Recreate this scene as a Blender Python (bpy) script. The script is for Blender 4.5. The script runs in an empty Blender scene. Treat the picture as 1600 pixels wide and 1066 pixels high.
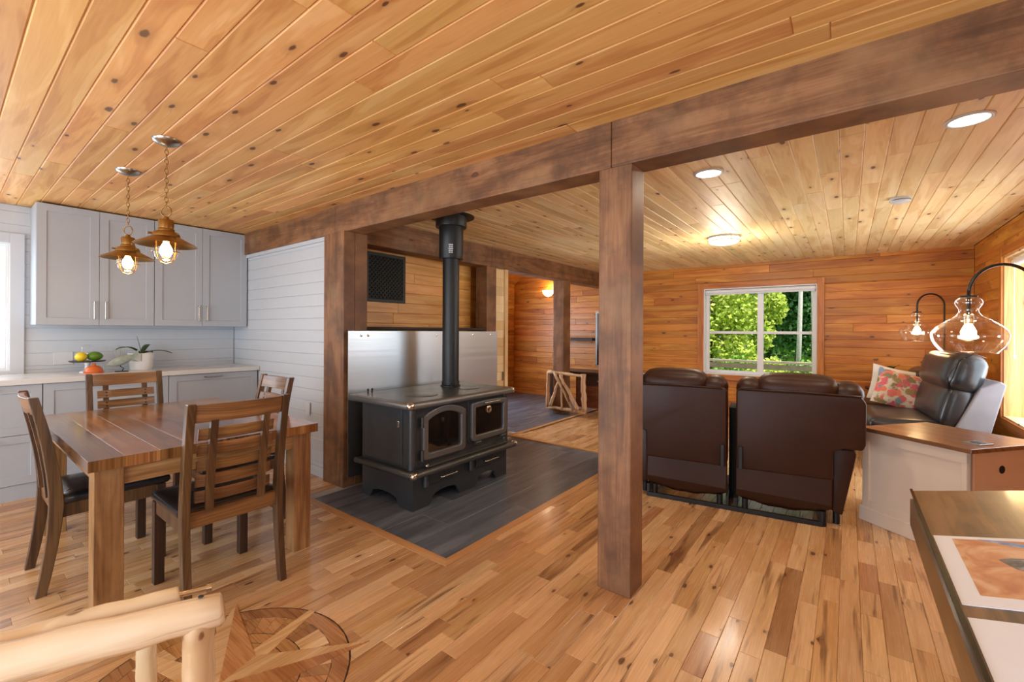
import bpy, math, random
from mathutils import Matrix, Vector
random.seed(7)
PI = math.pi
S = bpy.context.scene
C = S.collection

# ---------------------------------------------------------------- camera
F_PX, YAW, ROLL, CAMH, HORIZ = 687.0, math.radians(37.4), 0.005, 1.35, 517.5
cam_d = bpy.data.cameras.new('camera')
cam = bpy.data.objects.new('camera', cam_d)
C.objects.link(cam)
S.camera = cam
cam_d.sensor_width = 36.0
cam_d.lens = F_PX / 1600.0 * 36.0
cam_d.shift_y = -(533.0 - HORIZ) / 1600.0
cam_d.clip_start = 0.02
cam_d.clip_end = 200
fw = Vector((-math.sin(YAW), math.cos(YAW), 0))
rt = Vector((math.cos(YAW), math.sin(YAW), 0))
up = Vector((0, 0, 1))

rt2 = (rt + up * ROLL).normalized()
up2 = (up - rt * ROLL).normalized()
M = Matrix((rt2, up2, -fw)).transposed().to_4x4()
M.translation = (0, 0, CAMH)
cam.matrix_world = M

# ---------------------------------------------------------------- world, sun, daylight, exposure
S.view_settings.view_transform = 'Standard'
S.view_settings.look = 'None'
S.view_settings.exposure = -0.1
S.view_settings.gamma = 1.0
w = bpy.data.worlds.new('sky')
S.world = w
w.use_nodes = True
bg = w.node_tree.nodes['Background']
bg.inputs[0].default_value = (0.78, 0.89, 1.0, 1)
bg.inputs[1].default_value = 1.0
sd = bpy.data.lights.new('sun', 'SUN')
sun = bpy.data.objects.new('sun', sd)
C.objects.link(sun)
sd.energy = 5.0
sd.angle = 0.02
sd.color = (1, 0.93, 0.8)
sun.rotation_euler = (math.radians(27), 0, math.radians(70))


def area(name, loc, rot, sx, sy, e, col):
    l = bpy.data.lights.new(name, 'AREA')
    l.shape = 'RECTANGLE'
    l.size, l.size_y, l.energy, l.color = sx, sy, e, col
    o = bpy.data.objects.new(name, l)
    C.objects.link(o)
    o.location, o.rotation_euler = loc, rot
    return o


DAY = (0.80, 0.90, 1.0)
R90 = PI / 2
# window daylight at sink and living; the other four lamps are added fill
area('added_daylight_rear', (-1.6, -2.25, 1.07), (R90, 0, 0), 3.4, 1.9, 135, DAY)  # added fill from behind the camera, in a guessed glazed opening
area('added_daylight_rear_left', (-4.6, -2.25, 1.37), (R90, 0, 0), 1.6, 1.35, 45, DAY)  # added fill from behind the camera, in a guessed window
area('daylight_sink', (-5.905, -0.4, 1.54), (0, -R90, 0), 1.05, 1.5, 26, DAY)
area('added_daylight_right', (1.29, 0.2, 1.42), (0, R90, 0), 1.25, 1.8, 26, DAY)  # added fill from the near right, in an invented window
area('daylight_living', (1.54, 5.48, 1.32), (0, R90, 0), 1.5, 1.8, 62, DAY)
area('added_fill_hall', (-5.87, 5.6, 1.4), (0, -R90, 0), 1.2, 1.3, 95, DAY)  # added hall fill set against the solid wall, no window there

# ---------------------------------------------------------------- node helpers


class NT:
    def __init__(s, name):
        s.m = bpy.data.materials.new(name)
        s.m.use_nodes = True
        s.t = s.m.node_tree
        s.t.nodes.clear()
        s.out = s.t.nodes.new('ShaderNodeOutputMaterial')

    def n(s, typ, ins=None, **props):
        nd = s.t.nodes.new('ShaderNode' + typ)
        for k, v in props.items():
            setattr(nd, k, v)
        for k, v in (ins or {}).items():
            if isinstance(v, bpy.types.NodeSocket):
                s.t.links.new(v, nd.inputs[k])
            else:
                nd.inputs[k].default_value = v
        return nd

    def math(s, op, a, b=0.0, c=0.0, clamp=False):
        nd = s.n('Math', {0: a, 1: b, 2: c}, operation=op, use_clamp=clamp)
        return nd.outputs[0]

    def ramp(s, fac, stops, interp='LINEAR'):
        nd = s.n('ValToRGB', {0: fac})
        cr = nd.color_ramp
        cr.interpolation = interp
        while len(cr.elements) < len(stops):
            cr.elements.new(0.5)
        for e, (p, c) in zip(cr.elements, stops):
            e.position = p
            e.color = (*c, 1)
        return nd.outputs[0]

    def mix(s, fac, a, b, mode='MIX'):
        nd = s.n('Mix', {0: fac, 6: a, 7: b}, data_type='RGBA', blend_type=mode)
        return nd.outputs[2]

    def rng(s, v, a, b, c=0.0, d=1.0):
        return s.n('MapRange', {0: v, 1: a, 2: b, 3: c, 4: d}).outputs[0]

    def principled(s, **k):
        nd = s.n('BsdfPrincipled')
        for a, v in k.items():
            i = nd.inputs[a.replace('_', ' ')]
            if isinstance(v, bpy.types.NodeSocket):
                s.t.links.new(v, i)
            else:
                i.default_value = (*v, 1) if isinstance(v, tuple) and len(v) == 3 else v
        s.t.links.new(nd.outputs[0], s.out.inputs[0])
        return nd


def lin(r, g, b):
    def f(c):
        c /= 255.0
        return c / 12.92 if c <= 0.04045 else ((c + 0.055) / 1.055) ** 2.4
    return (f(r), f(g), f(b))


def wood(name, g, c, cols, rough=0.45, world=True, knots=0.0, tone=0.25, sg=1.0, sc=14.0, fine=0.25,
         kg=2.4, kc=5.0, blotch=0.0, ramp_board=None, coat=0.0, knotcol=(62, 30, 14), streak=0.0):
    """g/c = grain and cross axis index; every board carries its own 'rnd' attribute"""
    t = NT(name)
    if world:
        pos = t.n('NewGeometry').outputs['Position']
    else:
        pos = t.n('TexCoord').outputs['Object']
    sp = t.n('SeparateXYZ', {0: pos}).outputs
    at = t.n('Attribute', attribute_name='rnd').outputs['Fac']
    rnd = at if world else t.math('ADD', at, t.n('ObjectInfo').outputs['Random'])
    o = 3 - g - c
    gx = t.math('MULTIPLY_ADD', rnd, 53.7, sp[g])
    cy = t.math('MULTIPLY_ADD', rnd, 17.3, sp[c])
    if not world:
        cy = t.math('MULTIPLY_ADD', sp[o], 0.8, cy)
    halo = 0.0
    if knots > 0:
        kv = t.n('CombineXYZ', {0: t.math('MULTIPLY', gx, kg), 1: t.math('MULTIPLY', cy, kc), 2: 0.0}).outputs[0]
        wob = t.n('TexNoise', {'Vector': kv, 'Scale': 9.0, 'Detail': 2.0}).outputs[0]
        vo = t.n('TexVoronoi', {'Vector': kv, 'Scale': 1.0, 'Randomness': 1.0}, voronoi_dimensions='2D')
        ds = t.math('MULTIPLY_ADD', wob, 0.05, vo.outputs['Distance'])
        ds = t.math('SUBTRACT', ds, 0.025)
        cr = t.n('SeparateColor', {0: vo.outputs['Color']}).outputs[0]
        rad = t.math('MULTIPLY', t.rng(cr, 1.0 - knots, 1.0 - knots * 0.92, 0.01, 0.42), 0.085)
        rad = t.math('MULTIPLY', rad, t.rng(cr, 1.0 - knots * 0.92, 1.0, 1.0, 2.3))
        rat = t.math('DIVIDE', ds, rad)
        knot = t.rng(rat, 1.15, 0.75)
        core = t.rng(rat, 0.7, 0.3)
        halo = t.rng(rat, 3.6, 1.0)
        cy = t.math('MULTIPLY_ADD', halo, 0.012, cy)
    v1 = t.n('CombineXYZ', {0: t.math('MULTIPLY', gx, sg), 1: t.math('MULTIPLY', cy, sc), 2: rnd}).outputs[0]
    n1 = t.n('TexNoise', {'Vector': v1, 'Scale': 1.0, 'Detail': 3.0, 'Distortion': 0.8}).outputs[0]
    v2 = t.n('CombineXYZ', {0: t.math('MULTIPLY', gx, sg * 4), 1: t.math('MULTIPLY', cy, sc * 11), 2: rnd}).outputs[0]
    n2 = t.n('TexNoise', {'Vector': v2, 'Scale': 1.0, 'Detail': 2.0}).outputs[0]
    # growth-ring bands
    rings = t.math('SINE', t.math('MULTIPLY', n1, 42.0))
    f = t.math('MULTIPLY_ADD', rings, 0.045, n1)
    f = t.math('MULTIPLY_ADD', t.math('SUBTRACT', n2, 0.5), fine * 2, f)
    col = t.ramp(f, [(0.28, lin(*cols[0])), (0.5, lin(*cols[1])), (0.72, lin(*cols[2]))])
    if ramp_board:
        k = len(ramp_board)
        bc = t.ramp(t.math('FRACT', t.math('MULTIPLY', rnd, 7.31)),
                    [(i / k, lin(*q)) for i, q in enumerate(ramp_board)], 'CONSTANT')
        col = t.mix(0.72, col, bc, 'MULTIPLY') if False else t.mix(0.6, col, bc)
    if streak > 0:
        v3 = t.n('CombineXYZ', {0: t.math('MULTIPLY', gx, 1.6), 1: t.math('MULTIPLY', cy, 22.0), 2: rnd}).outputs[0]
        n3 = t.n('TexNoise', {'Vector': v3, 'Scale': 1.0, 'Detail': 4.0, 'Distortion': 0.6}).outputs[0]
        col = t.mix(t.math('MULTIPLY', t.rng(n3, 0.58, 0.70), streak), col, (*lin(112, 66, 34), 1))
    if blotch > 0:
        nb = t.n('TexNoise', {'Vector': pos, 'Scale': 5.5, 'Detail': 5.0, 'Roughness': 0.65}).outputs[0]
        col = t.mix(t.math('MULTIPLY', t.rng(nb, 0.42, 0.68), blotch), col, (*lin(84, 58, 36), 1))
        nb2 = t.n('TexNoise', {'Vector': pos, 'Scale': 3.1, 'Detail': 4.0}).outputs[0]
        col = t.mix(t.math('MULTIPLY', t.rng(nb2, 0.52, 0.72), blotch * 0.7), col, (*lin(166, 130, 88), 1))
    val = t.rng(t.math('FRACT', t.math('MULTIPLY', rnd, 13.7)), 0, 1, 1 - tone, 1 + tone * 0.55)
    hue = t.rng(t.math('FRACT', t.math('MULTIPLY', rnd, 29.3)), 0, 1, 0.494, 0.505)
    col = t.n('HueSaturation', {'Hue': hue, 'Value': val, 'Color': col}).outputs[0]
    if knots > 0:
        col = t.mix(t.math('MULTIPLY', halo, 0.22), col, (*lin(130, 70, 30), 1))
        col = t.mix(t.math('MULTIPLY', knot, 0.8), col, (*lin(*knotcol), 1))
        col = t.mix(t.math('MULTIPLY', core, 0.55), col, (*lin(112, 66, 36), 1))
    bmp = t.n('Bump', {'Strength': 0.12, 'Distance': 0.002, 'Height': n2}).outputs[0]
    rv = t.math('MULTIPLY_ADD', n2, 0.15, rough - 0.07)
    t.principled(Base_Color=col, Roughness=rv, Normal=bmp, Coat_Weight=coat, Coat_Roughness=0.12)
    return t.m


def solid(name, rgb, rough=0.5, metal=0.0, var=0.06, scale=12.0, bump=0.0, coat=0.0, spec=0.5, stretch=None, bscale=60.0):
    t = NT(name)
    pos = t.n('TexCoord').outputs['Object']
    if stretch:
        pos = t.n('Mapping', {'Vector': pos, 'Scale': stretch}).outputs[0]
    nz = t.n('TexNoise', {'Vector': pos, 'Scale': scale, 'Detail': 3.0}).outputs[0]
    col = t.n('HueSaturation', {'Value': t.rng(nz, 0.25, 0.75, 1 - var, 1 + var), 'Color': (*lin(*rgb), 1)}).outputs[0]
    k = dict(Base_Color=col, Metallic=metal, Roughness=t.rng(nz, 0.25, 0.75, max(rough - 0.04, 0.02), rough + 0.04),
             Coat_Weight=coat, Specular_IOR_Level=spec)
    if bump:
        nb = t.n('TexNoise', {'Vector': pos, 'Scale': bscale, 'Detail': 4.0}).outputs[0]
        k['Normal'] = t.n('Bump', {'Strength': bump, 'Distance': 0.004, 'Height': nb}).outputs[0]
    t.principled(**k)
    return t.m


def emit(name, rgb, strength):
    t = NT(name)
    e = t.n('Emission', {'Color': (*lin(*rgb), 1), 'Strength': strength})
    t.t.links.new(e.outputs[0], t.out.inputs[0])
    return t.m


def glass(name, tint=(1, 1, 1), gloss=0.12, seeds=False, rough=0.02, edge=0.75, pw=2.2):
    t = NT(name)
    tr = t.n('BsdfTransparent', {0: (*tint, 1)})
    gl = t.n('BsdfGlossy', {'Color': (1, 1, 1, 1), 'Roughness': rough})
    lw = t.n('LayerWeight', {'Blend': 0.35}).outputs['Facing']
    fac = t.math('MULTIPLY_ADD', t.math('POWER', lw, pw), edge, gloss, clamp=True)
    if seeds:
        vo = t.n('TexVoronoi', {'Vector': t.n('TexCoord').outputs['Object'], 'Scale': 130.0}).outputs['Distance']
        fac = t.math('MAXIMUM', fac, t.rng(vo, 0.2, 0.1, 0.0, 0.55))
    mx = t.n('MixShader', {0: fac, 1: tr.outputs[0], 2: gl.outputs[0]})
    t.t.links.new(mx.outputs[0], t.out.inputs[0])
    return t.m


# ---------------------------------------------------------------- materials
PINE = [(200, 138, 74), (224, 168, 98), (237, 190, 124)]
PINE2 = [(216, 176, 120), (234, 203, 148), (244, 220, 174)]  # paler pine tones, with the living ceiling's daylight bounce worked in
WALLP = [(164, 90, 24), (190, 117, 36), (212, 144, 56)]
HICK = [(176, 128, 84), (206, 164, 118), (224, 188, 146)]
HBOARD = [(218, 172, 118), (204, 150, 94), (228, 188, 136), (186, 128, 74), (214, 166, 110), (158, 102, 56), (222, 178, 124), (198, 142, 88)]
BEAM = [(104, 69, 40), (136, 94, 56), (162, 118, 76)]
m_ceil_x = wood('pine_ceiling_x', 0, 1, PINE, 0.5, knots=0.48, tone=0.15, kg=2.3, kc=5.5, sc=9, fine=0.12)
m_ceil_y = wood('pine_ceiling_y_daylit', 1, 0, PINE2, 0.5, knots=0.48, tone=0.15, kg=2.3, kc=5.5, sc=9, fine=0.12)  # living ceiling: same pine, daylight put into its colour
m_wall_x = wood('pine_wall_x', 0, 2, WALLP, 0.4, knots=0.45, tone=0.2, kg=2.2, kc=5.0, sc=9, fine=0.14)
m_wall_y = wood('pine_wall_y', 1, 2, WALLP, 0.4, knots=0.45, tone=0.2, kg=2.2, kc=5.0, sc=9, fine=0.14)
m_trimx = wood('pine_trim_x', 0, 2, WALLP, 0.4, tone=0.1)
m_trimz = wood('pine_trim_z', 2, 0, WALLP, 0.4, tone=0.1)
m_trimz2 = wood('pine_trim_z2', 2, 1, WALLP, 0.4, tone=0.1)
m_floor = wood('hickory_floor', 1, 0, HICK, 0.26, fine=0.14, knots=0.34, tone=0.12, sc=16, kg=3.2, kc=7, ramp_board=HBOARD, streak=0.75, coat=0.25, knotcol=(70, 40, 22))
m_border = wood('hearth_border', 0, 1, [(190, 138, 84), (206, 156, 100), (218, 172, 118)], 0.3, tone=0.1)
m_border2 = wood('hearth_border2', 1, 0, [(190, 138, 84), (206, 156, 100), (218, 172, 118)], 0.3, tone=0.1)
m_beam_x = wood('beam_x', 0, 2, BEAM, 0.55, blotch=0.75, knots=0.2, tone=0.08, sc=9, kg=1.6, kc=4)
m_beam_y = wood('beam_y', 1, 2, BEAM, 0.55, blotch=0.75, knots=0.2, tone=0.08, sc=9, kg=1.6, kc=4)
m_beam_z = wood('beam_z', 2, 0, BEAM, 0.55, blotch=0.7, knots=0.25, tone=0.08, sc=9, kg=1.6, kc=4)
m_tile = wood('slate_plank_tile', 1, 0, [(72, 77, 88), (92, 98, 109), (114, 119, 129)], 0.34, tone=0.18, sc=9)
m_grout = solid('pale_grout', (176, 174, 172), 0.8)
m_white = solid('white_paint', (196, 200, 205), 0.45, var=0.015)
m_cab = solid('cabinet_paint', (174, 180, 187), 0.4, var=0.015)
m_quartz = solid('pale_quartz', (214, 213, 210), 0.22, var=0.05, scale=7)
m_tabletop = wood('table_top', 0, 1, [(94, 60, 30), (134, 90, 48), (168, 122, 72)], 0.2, tone=0.36, sc=9, knots=0.2, coat=0.5)
m_tableleg = wood('table_leg', 2, 0, [(120, 80, 44), (156, 112, 66), (180, 136, 86)], 0.4, world=False, tone=0.15, knots=0.3, sc=10, blotch=0.35)
m_apron = wood('table_apron', 0, 2, [(110, 74, 40), (150, 106, 62), (184, 140, 90)], 0.4, world=False, tone=0.12, sc=10, knots=0.3)
CH = [(54, 36, 22), (82, 55, 32), (108, 76, 46)]
m_chz = wood('chair_wood_z', 2, 0, CH, 0.34, world=False, tone=0.12, sc=14, coat=0.15)
m_chy = wood('chair_wood_y', 1, 2, [(82, 52, 28), (116, 78, 42), (150, 106, 62)], 0.34, world=False, tone=0.15, sc=14, coat=0.15)
m_chleg = wood('chair_leg', 2, 0, [(44, 29, 19), (60, 40, 27), (80, 54, 36)], 0.4, world=False, tone=0.1)
m_leather = solid('black_seat_leather', (22, 23, 27), 0.3, var=0.1, bump=0.25, coat=0.2)
m_sofa = solid('brown_sofa_leather', (54, 28, 16), 0.44, var=0.16, scale=5, bump=0.2, coat=0.0, spec=0.32, bscale=30)
m_sofa2 = solid('dark_sofa_leather', (36, 36, 40), 0.34, var=0.12, scale=5, bump=0.25, coat=0.08, bscale=22)
m_suede = solid('grey_suede', (132, 130, 136), 0.75, var=0.12, scale=7)
m_blackmetal = solid('black_metal', (24, 24, 25), 0.45, 0.2)
m_iron = solid('black_enamel', (62, 65, 68), 0.32, 0.3, var=0.08, scale=20, coat=0.15)
m_irontop = solid('cast_iron_top', (84, 84, 83), 0.34, 0.55, var=0.1, scale=9)
m_irontrim = solid('grey_iron_trim', (118, 118, 118), 0.36, 0.6, var=0.06)
m_pipe = solid('stovepipe_black', (38, 39, 39), 0.42, 0.35)
m_nickel = solid('polished_nickel', (205, 198, 188), 0.16, 1.0)
m_steel = solid('brushed_steel', (196, 198, 199), 0.36, 1.0, var=0.04, scale=3, stretch=(1, 0.2, 30))
m_brass = solid('antique_brass', (158, 124, 72), 0.3, 1.0)
m_satin = solid('satin_nickel', (172, 166, 156), 0.28, 1.0)
m_glass = glass('clear_glass', gloss=0.05, edge=0.4)
m_seed = glass('seeded_glass', gloss=0.13, seeds=True, edge=0.5, pw=1.8, rough=0.05)
m_pane = glass('window_glass', gloss=0.0, edge=0.12, pw=3.0)
m_fireglass = solid('sooty_door_glass', (30, 25, 22), 0.06, 0.0, var=0.5, scale=3, coat=1.0, spec=0.8)
m_bulb = emit('warm_bulb', (255, 196, 110), 42)
m_bulb2 = emit('lamp_bulb', (255, 205, 130), 40)
m_led = emit('downlight', (255, 240, 214), 14)
m_dome = emit('dome_glass', (255, 236, 200), 4.2)
m_vinyl = solid('white_vinyl', (228, 228, 228), 0.35, var=0.01)
m_cream = solid('cream_paint', (214, 196, 178), 0.45, var=0.02)
m_creamside = solid('cream_paint_lamplit', (212, 186, 158), 0.5, var=0.03)  # warmer copy of the cream, lamp light on the side put into the colour
m_trunktop = wood('trunk_top', 0, 1, [(90, 62, 38), (120, 84, 54), (144, 106, 72)], 0.3, world=False, tone=0.05, coat=0.3)
m_desk = wood('desk_walnut', 1, 0, [(64, 44, 24), (98, 70, 40), (132, 98, 60)], 0.34, world=False, tone=0.12, sc=8, blotch=0.4, coat=0.2)
m_paper = solid('white_paper', (232, 234, 240), 0.6, var=0.01)
m_log = wood('peeled_log', 0, 1, [(206, 172, 128), (228, 204, 166), (238, 222, 192)], 0.4, world=False, tone=0.05, sc=9, fine=0.12, streak=0.5, knots=0.6, kg=4.0, kc=9, knotcol=(120, 74, 40))
m_drift = wood('driftwood', 2, 0, [(170, 130, 92), (204, 166, 126), (222, 192, 156)], 0.55, world=False, tone=0.15, sc=20)
m_bark = solid('dark_live_edge', (44, 30, 22), 0.6, var=0.25)
m_console = solid('console_espresso', (44, 28, 22), 0.35, var=0.15)
m_screen = solid('tv_screen', (14, 14, 16), 0.12)
m_silver = solid('silver_bezel', (170, 172, 176), 0.3, 0.9)
m_ventm = solid('vent_metal', (44, 44, 40), 0.5, 0.4)
m_ventdark = solid('vent_dark', (14, 13, 12), 0.9)
m_plastic = solid('white_plastic', (206, 208, 210), 0.4, var=0.01)
m_lemon = solid('lemon_skin', (240, 206, 40), 0.4, bump=0.15, bscale=120)
m_lime = solid('lime_skin', (92, 132, 30), 0.4, bump=0.15, bscale=120, var=0.15)
m_terracotta = solid('orange_glaze', (206, 104, 46), 0.3, var=0.1)
m_ceramic = solid('white_ceramic', (230, 229, 226), 0.25, var=0.01)
m_leaf = solid('orchid_leaf', (62, 82, 36), 0.32, var=0.2)
m_fish = solid('painted_fish', (150, 158, 146), 0.35, var=0.3, scale=30)
m_stem = solid('dark_stem', (60, 50, 34), 0.6)
m_deckwood = solid('weathered_deck', (206, 192, 170), 0.8, var=0.15)
m_birch = solid('birch_bark', (228, 224, 214), 0.8, var=0.2, scale=20)
m_trunkbark = solid('tree_bark', (96, 78, 58), 0.9, var=0.25)
m_grass = solid('grass_ground', (92, 128, 48), 0.9, var=0.3, scale=3)
m_l1 = solid('leaf_bright', (206, 226, 96), 0.6, var=0.35, scale=2.5)
m_l2 = solid('leaf_mid', (142, 186, 72), 0.6, var=0.35, scale=2.5)
m_l3 = solid('leaf_dark', (78, 128, 58), 0.65, var=0.35, scale=2.5)
m_cushw = solid('white_cushion', (226, 222, 218), 0.8, var=0.03)


def floral():
    t = NT('floral_print')
    pos = t.n('TexCoord').outputs['Object']
    nz = t.n('TexNoise', {'Vector': pos, 'Scale': 14.0, 'Detail': 3.0})
    pv = t.n('VectorMath', {0: pos, 1: t.n('VectorMath', {0: nz.outputs['Color'], 1: (0.09, 0.09, 0.09)}, operation='MULTIPLY').outputs[0]}, operation='ADD').outputs[0]
    vo = t.n('TexVoronoi', {'Vector': pv, 'Scale': 15.0})
    cr = t.n('SeparateColor', {0: vo.outputs['Color']}).outputs[0]
    col = t.ramp(cr, [(0, lin(214, 70, 104)), (0.2, lin(236, 120, 84)), (0.38, lin(110, 112, 52)), (0.56, lin(226, 96, 100)),
                      (0.68, lin(86, 140, 176)), (0.78, lin(146, 128, 66)), (0.9, lin(232, 226, 218))], 'CONSTANT')
    wv = t.math('SINE', t.math('MULTIPLY', vo.outputs['Distance'], 90.0))
    col = t.mix(t.rng(wv, -1, 1, 0, 0.35), col, (*lin(250, 206, 190), 1))
    edge = t.rng(vo.outputs['Distance'], 0.55, 0.75)
    col = t.mix(edge, col, (*lin(222, 214, 200), 1))
    t.principled(Base_Color=col, Roughness=0.8)
    return t.m


def print_art(name, c0, c1, c2, sc):
    t = NT(name)
    pos = t.n('TexCoord').outputs['Object']
    n = t.n('TexNoise', {'Vector': pos, 'Scale': sc, 'Detail': 5.0, 'Distortion': 1.5}).outputs[0]
    col = t.ramp(n, [(0.3, lin(*c0)), (0.5, lin(*c1)), (0.7, lin(*c2))])
    t.principled(Base_Color=col, Roughness=0.5)
    return t.m


m_floral = floral()
m_art1 = print_art('print_tan', (178, 106, 62), (206, 148, 100), (226, 190, 156), 9)
m_art2 = print_art('print_grey', (30, 30, 34), (110, 110, 114), (190, 190, 194), 18)
m_artdark = print_art('print_charcoal', (36, 36, 38), (96, 94, 94), (150, 148, 146), 30)
m_artblue = print_art('print_blue', (84, 120, 176), (112, 146, 196), (190, 200, 214), 20)

# ---------------------------------------------------------------- mesh helpers
ORG = {}


class MB:
    def __init__(s):
        s.v, s.f, s.r = [], [], []

    def add(s, v, f, r=0.0):
        o = len(s.v)
        s.v += [tuple(p) for p in v]
        s.f += [tuple(i + o for i in q) for q in f]
        s.r += [r] * len(v)
        return s

    def box(s, x0, x1, y0, y1, z0, z1, M=None):
        v = [(x, y, z) for z in (z0, z1) for y in (y0, y1) for x in (x0, x1)]
        if M is not None:
            v = [M @ Vector(p) for p in v]
        return s.add(v, [(0, 2, 3, 1), (4, 5, 7, 6), (0, 1, 5, 4), (2, 6, 7, 3), (0, 4, 6, 2), (1, 3, 7, 5)])

    def bar(s, a, b, w, h, upv=(0, 0, 1)):
        a, b = Vector(a), Vector(b)
        d = (b - a)
        L = d.length
        d.normalize()
        sd_ = d.cross(Vector(upv)).normalized()
        u = sd_.cross(d)
        v = []
        for p in (a, b):
            for i, j in ((-1, -1), (1, -1), (1, 1), (-1, 1)):
                v.append(p + sd_ * (i * w / 2) + u * (j * h / 2))
        return s.add(v, [(0, 1, 2, 3), (7, 6, 5, 4), (0, 4, 5, 1), (1, 5, 6, 2), (2, 6, 7, 3), (3, 7, 4, 0)])

    def prism(s, poly, fn, d0, d1):
        """poly 2D list, fn(a,b,d)->xyz"""
        n = len(poly)
        v = [fn(a, b, d0) for a, b in poly] + [fn(a, b, d1) for a, b in poly]
        f = [tuple(range(n))[::-1], tuple(range(n, 2 * n))]
        f += [(i, (i + 1) % n, n + (i + 1) % n, n + i) for i in range(n)]
        return s.add(v, f)

    def ring(s, outer, inner, fn, d0, d1):
        n = len(outer)
        v = [fn(a, b, d0) for a, b in outer] + [fn(a, b, d0) for a, b in inner]
        v += [fn(a, b, d1) for a, b in outer] + [fn(a, b, d1) for a, b in inner]
        f = []
        for i in range(n):
            j = (i + 1) % n
            f += [(i, j, n + j, n + i), (2 * n + i, 3 * n + i, 3 * n + j, 2 * n + j),
                  (i, 2 * n + i, 2 * n + j, j), (n + i, n + j, 3 * n + j, 3 * n + i)]
        return s.add(v, f)

    def lathe(s, prof, c=(0, 0, 0), n=24, M=None, cap=True):
        v, f = [], []
        for r, z in prof:
            for i in range(n):
                a = 2 * PI * i / n
                p = Vector((r * math.cos(a), r * math.sin(a), z))
                if M is not None:
                    p = M @ p
                v.append(p + Vector(c))
        for k in range(len(prof) - 1):
            for i in range(n):
                j = (i + 1) % n
                f.append((k * n + i, k * n + j, (k + 1) * n + j, (k + 1) * n + i))
        if cap:
            f.append(tuple(range(n))[::-1])
            f.append(tuple((len(prof) - 1) * n + i for i in range(n)))
        return s.add(v, f)

    def tube(s, pts, rad, n=8, cap=True, closed=False):
        pts = [Vector(p) for p in pts]
        if not hasattr(rad, '__len__'):
            rad = [rad] * len(pts)
        m = len(pts)
        v, f = [], []
        t0 = (pts[1] - pts[0]).normalized()
        ref = Vector((0, 0, 1)) if abs(t0.z) < 0.9 else Vector((1, 0, 0))
        u = t0.cross(ref).normalized()
        for i, p in enumerate(pts):
            if closed:
                t = (pts[(i + 1) % m] - pts[i - 1]).normalized()
            else:
                t = (pts[min(i + 1, m - 1)] - pts[max(i - 1, 0)]).normalized()
            u = (u - t * u.dot(t)).normalized()
            wv = t.cross(u)
            for k in range(n):
                a = 2 * PI * k / n
                v.append(p + (u * math.cos(a) + wv * math.sin(a)) * rad[i])
        for i in range(m if closed else m - 1):
            i2 = (i + 1) % m
            for k in range(n):
                j = (k + 1) % n
                f.append((i * n + k, i * n + j, i2 * n + j, i2 * n + k))
        if cap and not closed:
            f.append(tuple(range(n))[::-1])
            f.append(tuple((m - 1) * n + k for k in range(n)))
        return s.add(v, f)

    def puff(s, size, c=(0, 0, 0), rad=0.3, n=8, bulge=(0, 0, 0), M=None):
        """rounded, bulging cushion; size = full extents, rad = fraction rounded, bulge per axis"""
        sx, sy, sz = [q / 2 for q in size]
        rr = rad * min(sx, sy, sz) if rad <= 1 else rad
        idx, v, f = {}, [], []

        def vert(p):
            k = tuple(round(q, 5) for q in p)
            if k not in idx:
                x, y, z = p
                e = [sx * x, sy * y, sz * z]
                inn = [max(-h + rr, min(h - rr, q)) for q, h in zip(e, (sx, sy, sz))]
                d = Vector([q - i for q, i in zip(e, inn)])
                if d.length > 1e-9:
                    d = d.normalized() * rr
                o = Vector(inn) + d
                bx = 1 + bulge[0] * (1 - y * y) * (1 - z * z)
                by = 1 + bulge[1] * (1 - x * x) * (1 - z * z)
                bz = 1 + bulge[2] * (1 - x * x) * (1 - y * y)
                o = Vector((o.x * bx, o.y * by, o.z * bz))
                if M is not None:
                    o = M @ o
                idx[k] = len(v)
                v.append(o + Vector(c))
            return idx[k]
        g = [math.sin((2 * i / n - 1) * PI / 2 * 0.999) for i in range(n + 1)]
        for ax in range(3):
            for sg in (-1, 1):
                for i in range(n):
                    for j in range(n):
                        q = []
                        for a, b in ((i, j), (i + 1, j), (i + 1, j + 1), (i, j + 1)):
                            p = [0, 0, 0]
                            p[ax] = sg
                            p[(ax + 1) % 3] = g[a]
                            p[(ax + 2) % 3] = g[b]
                            q.append(vert(p))
                        f.append(tuple(q if sg > 0 else q[::-1]))
        return s.add(v, f)


def link(o, parent=None):
    C.objects.link(o)
    if parent is not None:
        o.parent = parent
    return o


def tag(o, label=None, cat=None, group=None, kind=None):
    for k, q in (('label', label), ('category', cat), ('group', group), ('kind', kind)):
        if q:
            o[k] = q
    return o


def obj(name, mb, mat, parent=None, smooth=False, bev=0.0, seg=2, sub=0):
    me = bpy.data.meshes.new(name)
    og = Vector(ORG.get(parent, (0, 0, 0))) if parent is not None else Vector((0, 0, 0))
    me.from_pydata([tuple(Vector(p) - og) for p in mb.v], [], mb.f)
    me.materials.append(mat)
    if any(mb.r):
        a = me.attributes.new('rnd', 'FLOAT', 'POINT')
        a.data.foreach_set('value', mb.r)
    if smooth:
        me.polygons.foreach_set('use_smooth', [True] * len(me.polygons))
        if smooth == 'auto':
            me.set_sharp_from_angle(angle=math.radians(40))
    me.update()
    o = bpy.data.objects.new(name, me)
    link(o, parent)
    if parent is not None:
        ORG[o] = og
    if bev:
        b = o.modifiers.new('bevel', 'BEVEL')
        b.width, b.segments, b.limit_method = bev, seg, 'ANGLE'
    if sub:
        o.modifiers.new('sub', 'SUBSURF').levels = sub
        o.modifiers['sub'].render_levels = sub
    return o


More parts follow.
